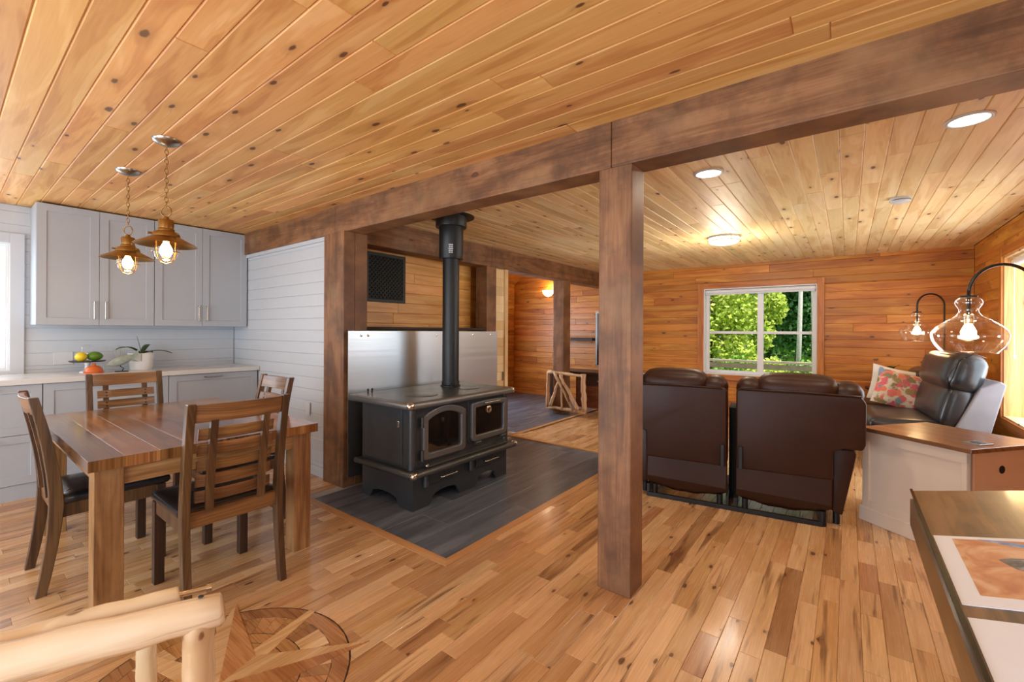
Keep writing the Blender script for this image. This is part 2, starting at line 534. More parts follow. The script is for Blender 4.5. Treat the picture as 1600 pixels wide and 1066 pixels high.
def thing(name, label, cat, loc=(0, 0, 0), group=None, rot=0.0, local=False):
    o = bpy.data.objects.new(name, None)
    o.empty_display_size = 0.1
    C.objects.link(o)
    o.location = loc
    o.rotation_euler = (0, 0, rot)
    ORG[o] = (0, 0, 0) if local else loc
    return tag(o, label, cat, group)


def single(name, mb, mat, label, cat, group=None, **k):
    """a thing that is one mesh, origin moved to its base"""
    xs = [p[0] for p in mb.v]
    ys = [p[1] for p in mb.v]
    zs = [p[2] for p in mb.v]
    c = Vector(((min(xs) + max(xs)) / 2, (min(ys) + max(ys)) / 2, min(zs)))
    mb.v = [tuple(Vector(p) - c) for p in mb.v]
    o = obj(name, mb, mat, None, **k)
    o.location = c
    return tag(o, label, cat, group)


def struct(name, mb, mat, label=None, **k):
    return tag(obj(name, mb, mat, None, **k), label, kind='structure')


def box(*a):
    return MB().box(*a)


def copy_tree(o, parent=None):
    c = o.copy()
    C.objects.link(c)
    c.parent = parent
    for ch in list(o.children):
        copy_tree(ch, c)
    return c


def proj(p):
    D = p[0] * fw.x + p[1] * fw.y
    R = p[0] * rt.x + p[1] * rt.y
    if D < 0.05:
        return None
    return 800 + F_PX * R / D, HORIZ - F_PX * (p[2] - CAMH) / D


def screen_area(pts):
    q = [proj(p) for p in pts]
    if any(a is None for a in q):
        return 0
    xs = [min(max(a[0], 0), 1600) for a in q]
    ys = [min(max(a[1], 0), 1066) for a in q]
    return (max(xs) - min(xs)) * (max(ys) - min(ys))


def board_geo(a0, a1, b0, b1, t, ch, fn):
    pts = [(a0, b0), (a1, b0), (a1, b1), (a0, b1)]
    v = [fn(a, b, 0) for a, b in pts] + [fn(a, b, t - ch) for a, b in pts]
    v += [fn(a, b, t) for a, b in ((a0 + ch, b0 + ch), (a1 - ch, b0 + ch), (a1 - ch, b1 - ch), (a0 + ch, b1 - ch))]
    f = [(8, 9, 10, 11)]
    for i in range(4):
        j = (i + 1) % 4
        f += [(i, j, 4 + j, 4 + i), (4 + i, 4 + j, 8 + j, 8 + i)]
    e1 = Vector(v[1]) - Vector(v[0])
    e2 = Vector(v[3]) - Vector(v[0])
    nn = Vector(v[4]) - Vector(v[0])
    if e1.cross(e2).dot(nn) < 0:
        f = [q[::-1] for q in f]
    return v, f


def field(parent, name, mat, rows, lens, t, ch, fn, gap=0.0008, maxobj=300, first_off=None, stuffname=None):
    """rows: list of (b0,b1,[(a0,a1),...]); boards of random length along a"""
    bl = []
    for b0, b1, iv in rows:
        for a0, a1 in iv:
            a = a0
            first = True
            while a < a1 - 0.01:
                L = random.uniform(*lens)
                if first:
                    L *= random.uniform(0.35, 1.0)
                    first = False
                e = a + L
                if a1 - e < lens[0] * 0.45:
                    e = a1
                e = min(e, a1)
                v, f = board_geo(a + gap / 2, e - gap / 2, b0 + gap / 2, b1 - gap / 2, t, ch, fn)
                bl.append((screen_area(v[8:]), v, f))
                a = e
    if len(bl) > maxobj:
        bl.sort(key=lambda q: -q[0])
    rest = MB()
    for i, (ar, v, f) in enumerate(bl):
        r = random.uniform(0.02, 1)
        if i < maxobj:
            obj(name, MB().add(v, f, r), mat, parent)
        else:
            rest.add(v, f, r)
    if rest.v:
        tag(obj(stuffname or name + 's', rest, mat, parent), kind='stuff')


def rows_with_holes(b_start, b_end, wd, a0, a1, holes):
    """holes: (ha0,ha1,hb0,hb1)"""
    out = []
    b = b_start
    while b < b_end - 1e-6:
        e = min(b + wd, b_end)
        cuts = sorted({b, e} | {h for q in holes for h in q[2:4] if b + 0.004 < h < e - 0.004})
        for c0, c1 in zip(cuts[:-1], cuts[1:]):
            iv = [(a0, a1)]
            for h in holes:
                if h[2] < c1 - 0.003 and h[3] > c0 + 0.003:
                    nx = []
                    for p, q in iv:
                        if h[0] > p:
                            nx.append((p, min(q, h[0])))
                        if h[1] < q:
                            nx.append((max(p, h[1]), q))
                        if h[1] <= p or h[0] >= q:
                            pass
                    iv = [k for k in nx if k[1] - k[0] > 0.01]
            out.append((c0, c1, iv))
        b = e
    return out


def slab_with_hole(plane, d0, d1, a0, a1, b0, b1, holes):
    """wall core as boxes around rectangular holes; plane 'x' or 'y' (a = other horizontal axis, b = z)"""
    m = MB()

    def bx(p, q, r, s_):
        if q - p < 1e-4 or s_ - r < 1e-4:
            return
        if plane == 'x':
            m.box(d0, d1, p, q, r, s_)
        else:
            m.box(p, q, d0, d1, r, s_)
    if not holes:
        bx(a0, a1, b0, b1)
        return m
    hs = sorted(holes)
    p = a0
    for h in hs:
        bx(p, h[0], b0, b1)
        bx(h[0], h[1], b0, h[2])
        bx(h[0], h[1], h[3], b1)
        p = h[1]
    bx(p, a1, b0, b1)
    return m


# ================================================================ SETTING
XL, XR, YF, YB, ZC = -5.84, 1.24, -2.2, 7.8, 2.44
BW = 0.114
XT0, YT0, XT1 = -1.885, 1.835, -3.50      # hearth right edge, front edge, left edge
YLIV, XLIV = 4.45, -3.45                  # living room boards start
XHALL = -5.9

floor = struct('floor', box(XL - 0.15, XR + 0.4, YF - 0.15, YB + 0.15, -0.12, -0.016), m_grout)
BR = 0.062
rows = []
x = XL
FW = 0.083
while x < XR:
    e = min(x + FW, XR)
    c = (x + e) / 2
    iv = []
    if c < XT1 - BR:
        iv.append((YF, 2.165))
    elif c < XT0 + BR:
        iv.append((YF, YT0 - BR))
        if c > XLIV + 0.04 and c < XT0:
            iv.append((YLIV + 0.05, YB))
    else:
        iv.append((YF, YB))
    rows.append((x, e, iv))
    x = e
field(floor, 'floorboard', m_floor, rows, (0.22, 0.95), 0.016, 0.0012, lambda a, b, n: (b, a, n - 0.016), gap=0.0010)
# border strips round the hearth
obj('border_strip', MB().prism([(XT1 - BR, YT0 - BR), (XT0 + BR, YT0 - BR), (XT0, YT0), (XT1, YT0)], lambda a, b, d: (a, b, d), -0.016, 0.002), m_border, floor)
obj('border_strip', MB().prism([(XT0 + BR, YT0 - BR), (XT0 + BR, YLIV + 0.05), (XT0, YLIV), (XT0, YT0)], lambda a, b, d: (a, b, d), -0.016, 0.002), m_border2, floor)
obj('border_strip', MB().prism([(XT1 - BR, YT0 - BR), (XT1, YT0), (XT1, 2.16), (XT1 - BR, 2.16)], lambda a, b, d: (a, b, d), -0.016, 0.002), m_border2, floor)
obj('border_strip', box(XLIV - 0.02, XT0, YLIV, YLIV + 0.05, -0.016, 0.012), m_border, floor)
obj('border_strip', box(XLIV - 0.02, XLIV + 0.03, YLIV + 0.05, YB, -0.016, 0.012), m_border2, floor)
obj('grout_bed', box(XT1, XT0, YT0, YLIV, -0.02, -0.0022).box(XHALL, XLIV, YT0 + 0.3, YB, -0.02, -0.0022), m_grout, floor)
# slate plank tiles (0.3 x 0.9)
rows = []
x, k = XT0, 0
while x > XHALL:
    e = max(x - 0.302, XHALL)
    c = (x + e) / 2
    iv = []
    if c > XT1:
        iv.append((YT0, YLIV))
    if c < XLIV:
        iv.append((2.34 if c > XT1 else 4.7, YB))
        if c > XT1:
            iv = [(YT0, YB)]
    q = []
    for p0, p1 in iv:
        y = p0
        off = 0.9 * ((k * 0.37) % 1.0)
        cutp = [p0] + [p0 + off + 0.9 * i for i in range(12) if p0 + 0.1 < p0 + off + 0.9 * i < p1 - 0.05] + [p1]
        q += list(zip(cutp[:-1], cutp[1:]))
    rows.append((e, x, q))
    x = e
    k += 1
for b0, b1, iv in rows:
    for a0, a1 in iv:
        v, f = board_geo(a0 + 0.002, a1 - 0.002, b0 + 0.002, b1 - 0.002, 0.016, 0.0008, lambda a, b, n: (b, a, n - 0.016))
        obj('tile', MB().add(v, f, random.uniform(0.02, 1)), m_tile, floor)

# ---- compass medallion inlaid in the floor
MC, MRAD, MANG = (-1.89, 0.652), 0.467, math.radians(63.6)
H1 = wood('inlay_tan', 0, 1, [(160, 106, 58), (184, 130, 78), (204, 154, 100)], 0.28, tone=0.12, coat=0.25)
H2 = wood('inlay_brown', 0, 1, [(140, 94, 54), (166, 116, 72), (186, 138, 90)], 0.28, tone=0.15, coat=0.25)
H3 = wood('inlay_pale', 1, 0, [(196, 148, 96), (214, 172, 120), (228, 192, 144)], 0.28, tone=0.12, coat=0.25)


def inlay(poly, mat, zt, name):
    m = MB().prism(poly, lambda a, b, d: (a, b, d), -0.01, zt)
    m.r = [random.uniform(0.05, 1)] * len(m.v)
    return obj(name, m, mat, floor)


def pol(r, a):
    return (MC[0] + r * math.cos(a), MC[1] + r * math.sin(a))


med = MB()
med.lathe([(MRAD + 0.004, -0.01), (MRAD + 0.004, 0.0006)], (MC[0], MC[1], 0), 64)
obj('medallion_ground', med, m_bark, floor)
for r0, r1, nseg, mats in ((0.40, 0.466, 8, (H2, H1)), (0.29, 0.397, 40, (H3, H1, H2)), (0.23, 0.286, 8, (H1, H2)), (0.04, 0.226, 32, (H3, H2, H1))):
    for i in range(nseg):
        a0 = MANG + 2 * PI * i / nseg + 0.002
        a1 = MANG + 2 * PI * (i + 1) / nseg - 0.002
        st = max(1, 32 // nseg)
        po = [pol(r1, a0 + (a1 - a0) * j / st) for j in range(st + 1)]
        pi_ = [pol(r0, a1 - (a1 - a0) * j / st) for j in range(st + 1)]
        inlay(po + pi_, random.choice(mats), 0.0012, 'inlay_piece')
for i in range(4):
    a = MANG + PI / 4 + i * PI / 2
    inlay([pol(0.0, a), pol(0.09, a - 0.55), pol(0.47, a - 0.035), pol(0.47, a + 0.035), pol(0.09, a + 0.55)], H3, 0.0022, 'star_point')
for i in range(4):
    a = MANG + i * PI / 2
    inlay([pol(0.0, a), pol(0.16, a - PI / 4), pol(0.55, a)], H1, 0.0032, 'star_point')
    inlay([pol(0.0, a), pol(0.55, a), pol(0.16, a + PI / 4)], H3, 0.0032, 'star_point')

# ---- ceilings
cl = struct('ceiling', box(XL - 0.15, XR + 0.9, YF - 0.6, 2.2, ZC + 0.02, ZC + 0.2), m_trimx)  # right overhang widened past the wall to limit sun coming in
rows = []
y = YF
while y < 2.2:
    rows.append((y, min(y + BW, 2.2), [(XL, XR)]))
    y += BW
field(cl, 'ceiling_board', m_ceil_x, rows, (1.1, 3.4), 0.02, 0.005, lambda a, b, n: (a, b, ZC + 0.02 - n), gap=0.0006)
cl2 = struct('ceiling_living', box(-3.95, XR + 0.9, 2.2, YB + 0.6, ZC + 0.02, ZC + 0.2), m_trimx)  # same widened overhang on the right, shaped to limit the sun
rows = []
x = -3.92
while x < XR:
    rows.append((x, min(x + BW, XR), [(2.2, YB)]))
    x += BW
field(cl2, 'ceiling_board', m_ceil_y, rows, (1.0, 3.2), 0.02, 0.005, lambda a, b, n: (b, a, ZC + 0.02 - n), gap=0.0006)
# hall with a vaulted board ceiling
HS = 0.62
cl3 = struct('ceiling_hall', MB().prism([(XHALL - 0.2, 2.38 - 0.2 * HS), (-3.9, 2.38 + 2.0 * HS), (-3.9, 2.5 + 2.0 * HS), (XHALL - 0.2, 2.5 - 0.2 * HS)], lambda a, b, d: (a, d, b), 4.55, YB + 0.1), m_wall_y)
struct('wall_gable', MB().box(-3.92, -3.80, 4.55, YB, ZC + 0.0, 3.75), m_wall_y)


# ---- walls
def wall(name, core, cmat, holes, plane, dface, sgn, a0, a1, mat, lens, z1=ZC, bname='wall_board', t=0.014, ch=0.004, z0=0.0, wd=BW, off=0.0):
    o = struct(name, core, cmat)
    rw = rows_with_holes(z0 - off, z1, wd, a0, a1, holes)
    rw = [(max(b0, z0), b1, iv) for b0, b1, iv in rw if b1 > z0 + 0.01]
    if plane == 'y':
        fn = lambda a, b, n: (a, dface + sgn * (n - t), b)
    else:
        fn = lambda a, b, n: (dface + sgn * (n - t), a, b)
    field(o, bname, mat, rw, lens, t, ch, fn, gap=0.0006)
    return o


T = 0.014
WX0, WX1, WZ0, WZ1 = -1.92, -0.36, 0.66, 2.065       # living window
RY0, RY1, RZ0, RZ1 = 4.55, 6.42, 0.52, 2.11          # right wall window
KY0, KY1, KZ0, KZ1 = -1.2, 0.385, 0.98, 2.10         # kitchen window
wall('wall_back', slab_with_hole('y', YB + T, YB + 0.16, XHALL - 0.1, XR + 0.1, 0, 3.7, [(WX0, WX1, WZ0, WZ1)]), m_wall_x,
     [(WX0, WX1, WZ0, WZ1)], 'y', YB + 0.0, -1, XHALL, XR, m_wall_x, (0.9, 2.8), z1=3.4)
wall('wall_right', slab_with_hole('x', XR + T, XR + 0.40, 2.2, YB + 0.1, 0, ZC, [(RY0, RY1, RZ0, RZ1)]), m_wall_y,
     [(RY0, RY1, RZ0, RZ1)], 'x', XR, -1, 2.2, YB, m_wall_y, (0.9, 2.8))
struct('wall_right_near', slab_with_hole('x', XR, XR + 0.16, YF, 2.2, 0, ZC, [(-0.75, 1.15, 0.75, 2.1)]), m_wall_y)
struct('wall_front', slab_with_hole('y', YF - 0.14, YF, XL - 0.1, XR + 0.4, 0, ZC, [(-5.45, -3.75, 0.65, 2.1), (-3.4, 0.2, 0.05, 2.1)]), m_white)
wall('wall_left', slab_with_hole('x', XL - 0.16, XL - T, YF - 0.1, 2.3, 0, ZC, [(KY0, KY1, KZ0, KZ1)]), m_white,
     [(KY0, KY1, KZ0, KZ1)], 'x', XL, 1, YF, 2.16, m_white, (3, 6), bname='shiplap_board', ch=0.003, z0=0.9)
wall('wall_partition', box(XL, -3.72, 2.18, 2.30, 0, 2.2), m_white, [], 'y', 2.162, -1, XL, -3.72, m_white, (3, 6), z1=2.2,
     bname='shiplap_board', ch=0.0045, wd=0.1125)
struct('baseboard_partition', box(-5.2, -3.735, 2.135, 2.162, 0, 0.088), m_white, bev=0.004)
tag(obj('baseboard_cap', box(-5.45, -3.73, 2.138, 2.163, 2.165, 2.205), m_white), kind='structure').name = 'trim_1'
# stove wall: upper recess and lower half wall
wall('wall_stove', box(-4.15, -3.965, 2.3, 4.7, 0, ZC), m_wall_y, [], 'x', -3.95, 1, 2.33, 4.27, wood('pine_stove_wall', 1, 2, [(206, 136, 58), (226, 160, 78), (236, 180, 104)], 0.4, knots=0.2, tone=0.14), (0.9, 2.2), z0=1.2)
struct('wall_stove_lower', box(-3.965, -3.40, 2.33, 4.10, 0, 1.335), m_wall_y)
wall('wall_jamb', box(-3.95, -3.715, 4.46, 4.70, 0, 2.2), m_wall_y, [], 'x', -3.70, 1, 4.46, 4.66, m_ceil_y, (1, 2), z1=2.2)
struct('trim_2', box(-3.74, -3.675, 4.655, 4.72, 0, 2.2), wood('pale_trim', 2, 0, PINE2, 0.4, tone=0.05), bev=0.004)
struct('wall_hall_near', box(XHALL - 0.1, -3.72, 4.55, 4.69, 0, 3.7), m_wall_x)
wall('wall_hall', box(XHALL - 0.15, XHALL - T, 4.55, YB, 0, 2.5), m_wall_y, [], 'x', XHALL, 1, 4.7, YB, m_wall_y, (1, 2.8), z1=2.42)
struct('baseboard_hall', box(XHALL, -3.0, YB - 0.03, YB - T + 0.001, 0, 0.11), m_trimx, bev=0.004)
struct('baseboard_living', box(-3.0, XR, YB - 0.03, YB - T + 0.001, 0, 0.11), m_trimx, bev=0.004)
struct('baseboard_right', box(XR - 0.03, XR - T + 0.001, 2.2, YB - 0.03, 0, 0.11), m_trimz2, bev=0.004)

# ---- beams and posts
BY0, BY1, BZ = 2.122, 2.292, 2.20


def beam(name, mb, mat, label):
    return tag(obj(name, mb, mat, bev=0.006, smooth=False), label, kind='structure')


for x0, x1 in ((XL + 0.0, -3.585), (-3.583, -0.981), (-0.979, XR + 0.02)):
    beam('ceiling_beam', box(x0, x1, BY0, BY1, BZ, ZC + 0.01), m_beam_x, 'section of the long dark stained beam dividing the ceilings')
for y0, y1 in ((2.292, 4.368), (4.370, YB - 0.01)):
    beam('ceiling_beam', box(-3.88, -3.67, y0, y1, 2.18, ZC + 0.01), m_beam_y, 'section of the dark beam running back over the stove wall')
beam('support_post', box(-1.050, -0.868, 2.125, 2.291, 0, BZ + 0.003), m_beam_z, 'free-standing square brown post under the long beam')
pr = thing('support_post', 'thick double brown post at the end of the white shiplap wall', None, (-3.57, 2.2, 0))
pr['kind'] = 'structure'
obj('post_half', box(-3.735, -3.418, 2.105, 2.215, 0, BZ + 0.003), m_beam_z, pr, bev=0.006)
obj('post_half', box(-3.735, -3.414, 2.2155, 2.335, 0, BZ + 0.003), m_beam_z, pr, bev=0.006)
beam('support_post', box(-3.86, -3.67, 4.268, 4.458, 0, 2.185), m_beam_z, 'brown post beside the steel heat shield under the rear beam')
beam('support_post', box(-3.872, -3.67, 6.178, 6.398, 0, 2.185), m_beam_z, 'brown post behind the driftwood gate')


# ---- windows
def window_unit(name, label, plane, d, a0, a1, b0, b1, inward, vmull=None, hrail=None, casing=0.088, cmat=(None, None), jamb=0.0, jmat=None, fr=0.045):
    """d = wall face; glass sits outward by jamb"""
    t = thing(name, label, None, ((a0 + a1) / 2, d, b0) if plane == 'y' else (d, (a0 + a1) / 2, b0))
    t['kind'] = 'structure'

    def bx(p, q, r, s_, n0, n1):
        u, w_ = sorted((d - inward * n0 * -1, d - inward * n1 * -1))
        u, w_ = sorted((d + inward * n0, d + inward * n1))
        return box(p, q, u, w_, r, s_) if plane == 'y' else box(u, w_, p, q, r, s_)
    if casing:
        cs = casing
        obj('casing', bx(a0 - cs, a0, b0 - cs, b1 + cs, -0.004, 0.022), cmat[1], t, bev=0.003)
        obj('casing', bx(a1, a1 + cs, b0 - cs, b1 + cs, -0.004, 0.022), cmat[1], t, bev=0.003)
        obj('casing', bx(a0, a1, b1, b1 + cs, -0.004, 0.021), cmat[0], t, bev=0.003)
        obj('casing', bx(a0, a1, b0 - cs, b0, -0.004, 0.021), cmat[0], t, bev=0.003)
    j = max(jamb, 0.02)
    if jamb:
        th = 0.015
        obj('jamb', bx(a0, a0 + th, b0, b1, -jamb, 0.002), jmat[1], t)
        obj('jamb', bx(a1 - th, a1, b0, b1, -jamb, 0.002), jmat[1], t)
        obj('jamb', bx(a0 + th, a1 - th, b1 - th, b1, -jamb, 0.002), jmat[0], t)
        obj('sill', bx(a0 + th, a1 - th, b0, b0 + th, -jamb, 0.002), jmat[0], t)
        a0, a1, b0, b1 = a0 + th, a1 - th, b0 + th, b1 - th
    n0, n1 = -j - 0.05, -j
    for p, q, r, s_ in ((a0, a0 + fr, b0, b1), (a1 - fr, a1, b0, b1), (a0 + fr, a1 - fr, b0, b0 + fr), (a0 + fr, a1 - fr, b1 - fr, b1)):
        obj('frame', bx(p, q, r, s_, n0, n1), m_vinyl, t, bev=0.003)
    cols = [(a0 + fr, a1 - fr)]
    if vmull:
        obj('mullion', bx(vmull - 0.042, vmull + 0.042, b0 + fr, b1 - fr, n0, n1 + 0.004), m_vinyl, t, bev=0.003)
        cols = [(a0 + fr, vmull - 0.042), (vmull + 0.042, a1 - fr)]
    for p, q in cols:
        rws = [(b0 + fr, b1 - fr)]
        if hrail:
            obj('meeting_rail', bx(p, q, hrail - 0.022, hrail + 0.022, n0 + 0.01, n1 - 0.005), m_vinyl, t, bev=0.002)
            rws = [(b0 + fr, hrail - 0.022), (hrail + 0.022, b1 - fr)]
        for r, s_ in rws:
            obj('pane', bx(p - 0.004, q + 0.004, r - 0.004, s_ + 0.004, n0 + 0.022, n0 + 0.026), m_pane, t)
    return t


w1 = window_unit('window_1', 'white double-hung window pair in the rear wood wall', 'y', YB - T, WX0, WX1, WZ0, WZ1, -1, vmull=-1.10, hrail=1.345,
                 cmat=(m_trimx, m_trimz), jamb=0.10, jmat=(m_vinyl, m_vinyl), fr=0.05)
bl = thing('roller_blind', 'raised pale roller blind across the top of the rear window', 'blind', (-1.14, YB + 0.03, 1.99))
obj('blind_tube', MB().tube([(WX0 + 0.02, YB + 0.02, 2.015), (WX1 - 0.02, YB + 0.02, 2.015)], 0.03, 12), m_vinyl, bl, smooth='auto')
obj('hem_bar', box(WX0 + 0.025, WX1 - 0.025, YB + 0.012, YB + 0.03, 1.962, 1.992), m_plastic, bl, bev=0.003)
w2 = window_unit('window_2', 'deep-set window in the right wood wall by the near lamp', 'x', XR - T, RY0, RY1, RZ0, RZ1, -1, hrail=1.3,
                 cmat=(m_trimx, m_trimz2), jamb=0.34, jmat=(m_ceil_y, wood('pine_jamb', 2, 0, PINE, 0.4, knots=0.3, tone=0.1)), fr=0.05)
b2 = thing('roller_blind', 'rolled blind with pull cord in the deep right window', 'blind', (XR + 0.05, 5.5, 2.0))
obj('blind_tube', MB().tube([(XR + 0.06, RY0 + 0.03, 2.05), (XR + 0.06, RY1 - 0.03, 2.05)], 0.035, 12), m_vinyl, b2, smooth='auto')
cd = obj('pull_cord', MB().tube([(XR + 0.03, 6.30, 2.05), (XR + 0.03, 6.30, 1.16)], 0.003, 6), m_vinyl, b2)
obj('tassel', MB().lathe([(0.003, 0.05), (0.008, 0.03), (0.012, 0.0)], (XR + 0.03, 6.30, 1.11), 10), m_vinyl, cd)
w3 = window_unit('window_3', 'white framed kitchen window beside the wall cabinets', 'x', XL, KY0, KY1, KZ0, KZ1, 1, casing=0.088, cmat=(m_white, m_white), jamb=0.06, jmat=(m_vinyl, m_vinyl))
window_unit('added_window_4', 'added wide glazed opening behind the viewer, letting daylight in', 'y', YF, -3.4, 0.2, 0.05, 2.1, 1, vmull=-1.6, casing=0.09, cmat=(m_white, m_white), jamb=0.06, jmat=(m_vinyl, m_vinyl))  # unseen opening, invented to bring daylight from behind
window_unit('added_window_5', 'added window behind the viewer, letting daylight in', 'y', YF, -5.45, -3.75, 0.65, 2.1, 1, casing=0.09, cmat=(m_white, m_white), jamb=0.06, jmat=(m_vinyl, m_vinyl))  # unseen window, invented as a second daylight opening behind
window_unit('added_window_6', 'added window in the near right wall behind the display desk, letting daylight in', 'x', XR, -0.75, 1.15, 0.75, 2.1, -1, casing=0.09, cmat=(m_trimx, m_trimz2), jamb=0.06, jmat=(m_vinyl, m_vinyl))  # unseen window, invented to light the desk side

# ================================================================ KITCHEN
CF = -5.455        # upper cabinet door face


def shaker(parent, plane_x, y0, y1, z0, z1, hy=None, hz=None, horiz=False, name='door'):
    """recessed-panel door facing +X with its handle as a sub-part"""
    fw_ = 0.062
    fn = lambda a, b, d: (d, a, b)
    o = [(y0, z0), (y1, z0), (y1, z1), (y0, z1)]
    i = [(y0 + fw_, z0 + fw_), (y1 - fw_, z0 + fw_), (y1 - fw_, z1 - fw_), (y0 + fw_, z1 - fw_)]
    d = obj(name, MB().ring(o, i, fn, plane_x - 0.02, plane_x), m_cab, parent, bev=0.0015, seg=1)
    obj('panel', box(plane_x - 0.016, plane_x - 0.009, y0 + fw_ - 0.002, y1 - fw_ + 0.002, z0 + fw_ - 0.002, z1 - fw_ + 0.002), m_cab, d)
    if hy is not None:
        h = 0.15
        if horiz:
            m = MB().tube([(plane_x + 0.028, hy - h / 2 - 0.005, hz), (plane_x + 0.028, hy + h / 2 + 0.005, hz)], 0.006, 8)
            for e in (-1, 1):
                m.tube([(plane_x - 0.002, hy + e * h / 2, hz), (plane_x + 0.028, hy + e * h / 2, hz)], 0.0055, 8)
        else:
            m = MB().tube([(plane_x + 0.028, hy, hz - h / 2 - 0.005), (plane_x + 0.028, hy, hz + h / 2 + 0.005)], 0.006, 8)
            for e in (-1, 1):
                m.tube([(plane_x - 0.002, hy, hz + e * h / 2), (plane_x + 0.028, hy, hz + e * h / 2)], 0.0055, 8)
        obj('handle', m, m_satin, d, smooth='auto')
    return d


UZ0, UZ1 = 1.385, 2.425
for y0, ym, y1, lab in ((0.505, 0.904, 1.306, 'white two-door wall cabinet next to the kitchen window'), (1.308, 1.714, 2.150, 'white two-door wall cabinet against the shiplap partition')):
    t = thing('wall_cabinet', lab, 'cabinet', (XL, (y0 + y1) / 2, UZ0), 'wall cabinets over the counter')
    obj('body', box(XL - 0.002, CF - 0.021, y0 + 0.001, y1 - 0.001, UZ0, UZ1), m_cab, t)
    shaker(t, CF, y0 + 0.002, ym - 0.0015, UZ0, UZ1, ym - 0.038, 1.52)
    shaker(t, CF, ym + 0.0015, y1 - 0.002, UZ0, UZ1, ym + 0.038, 1.52)
BF = -5.175
for y0, y1, kind, lab in ((-0.75, -0.115, 1, 'white drawer base cabinet under the kitchen window, beyond the chair'), (-0.113, 0.521, 1, 'white base cabinet with stacked drawers under the kitchen window'),
                          (0.523, 1.352, 0, 'white base cabinet behind the head of the dining table'), (1.354, 2.148, 2, 'white base cabinet with one long pull, against the shiplap partition')):
    t = thing('base_cabinet', lab, 'cabinet', (XL, (y0 + y1) / 2, 0), 'base cabinets under the counter')
    obj('body', box(XL + 0.002, BF - 0.021, y0 + 0.001, y1 - 0.001, 0.118, 0.908), m_cab, t)
    obj('toe_kick', box(XL + 0.002, BF - 0.012, y0, y1, 0, 0.118), m_cab, t)
    if kind == 1:
        shaker(t, BF, y0 + 0.002, y1 - 0.002, 0.512, 0.903, (y0 + y1) / 2, 0.872, True, 'drawer')
        shaker(t, BF, y0 + 0.002, y1 - 0.002, 0.122, 0.508, (y0 + y1) / 2, 0.478, True, 'drawer')
    elif kind == 2:
        shaker(t, BF, y0 + 0.002, y1 - 0.002, 0.512, 0.903, 1.72, 0.872, True, 'drawer')
        shaker(t, BF, y0 + 0.002, y1 - 0.002, 0.122, 0.508, 1.72, 0.478, True, 'drawer')
    else:
        shaker(t, BF, y0 + 0.002, y1 - 0.002, 0.512, 0.903, 0.94, 0.872, True, 'drawer')
        shaker(t, BF, y0 + 0.002, y1 - 0.002, 0.122, 0.508, 0.94, 0.478, True, 'drawer')
single('countertop', box(XL + 0.002, -5.145, -0.75, 2.158, 0.908, 0.95), m_quartz, 'pale quartz countertop running along the kitchen wall', 'countertop', bev=0.003)

# counter things
CT = 0.95
t = thing('cake_stand', 'small dark-topped cake stand holding fruit on the counter', 'cake stand', (-5.58, 0.845, CT))
obj('pedestal', MB().lathe([(0.055, 0), (0.055, 0.008), (0.022, 0.02), (0.016, 0.06), (0.026, 0.092)], (-5.58, 0.845, CT), 20), m_ceramic, t, smooth='auto')
obj('plate', MB().lathe([(0.02, 0.09), (0.12, 0.097), (0.128, 0.108), (0.118, 0.106), (0.0, 0.102)], (-5.58, 0.845, CT), 28), m_console, t, smooth='auto')
single('lemon', MB().lathe([(0.001, -0.001), (0.02, 0.004), (0.038, 0.022), (0.044, 0.045), (0.036, 0.068), (0.016, 0.082), (0.001, 0.088)], (-5.56, 0.80, CT + 0.102), 18, cap=False), m_lemon, 'yellow lemon on the dark cake stand', 'lemon', smooth=True)
MR = Matrix.Rotation(R90, 3, 'X')
single('lime', MB().lathe([(0.001, -0.058), (0.02, -0.05), (0.038, -0.025), (0.044, 0.0), (0.04, 0.025), (0.022, 0.05), (0.001, 0.058)], (-5.575, 0.895, CT + 0.147), 18, M=MR, cap=False), m_lime, 'green lime lying on the dark cake stand', 'lime', smooth=True)
single('glass_jar', MB().lathe([(0.001, 0.15), (0.03, 0.145), (0.05, 0.12), (0.052, 0.0)], (-5.66, 0.855, CT + 0.108), 20, cap=False), m_glass, 'clear glass jar standing behind the fruit on the cake stand', 'jar', smooth=True)
t = thing('butter_dish', 'orange glazed lidded dish beside the cake stand', 'dish', (-5.45, 0.868, CT))
obj('dish', MB().lathe([(0.068, 0), (0.072, 0.012), (0.066, 0.016)], (-5.45, 0.868, CT), 24), m_terracotta, t, smooth='auto')
ld = obj('lid', MB().lathe([(0.064, 0.012), (0.06, 0.04), (0.038, 0.062), (0.012, 0.068)], (-5.45, 0.868, CT), 24), m_terracotta, t, smooth='auto')
obj('knob', MB().lathe([(0.012, 0.064), (0.016, 0.078), (0.008, 0.086)], (-5.45, 0.868, CT), 14), m_terracotta, ld, smooth='auto')
t = thing('fish_figurine', 'grey painted fish figurine on a wire stand beside the orchid pot', 'figurine', (-5.445, 1.06, CT))
prof = [(-0.105, 0.012), (-0.09, 0.02), (-0.06, 0.036), (-0.02, 0.046), (0.02, 0.044), (0.055, 0.034), (0.08, 0.02)]
bd = MB()
n = 14
for i, (l, r) in enumerate(prof):
    for k in range(n):
        a = 2 * PI * k / n
        bd.v.append((-5.445 + 0.5 * r * math.cos(a), 1.06 + l, CT + 0.105 + l * 0.35 + r * math.sin(a)))
        bd.r.append(0)
for i in range(len(prof) - 1):
    for k in range(n):
        j = (k + 1) % n
        bd.f.append((i * n + k, i * n + j, (i + 1) * n + j, (i + 1) * n + k))
obj('body', bd, m_fish, t, smooth=True)
fx = lambda a, b, d: (-5.445 + d, 1.06 + a, CT + b)
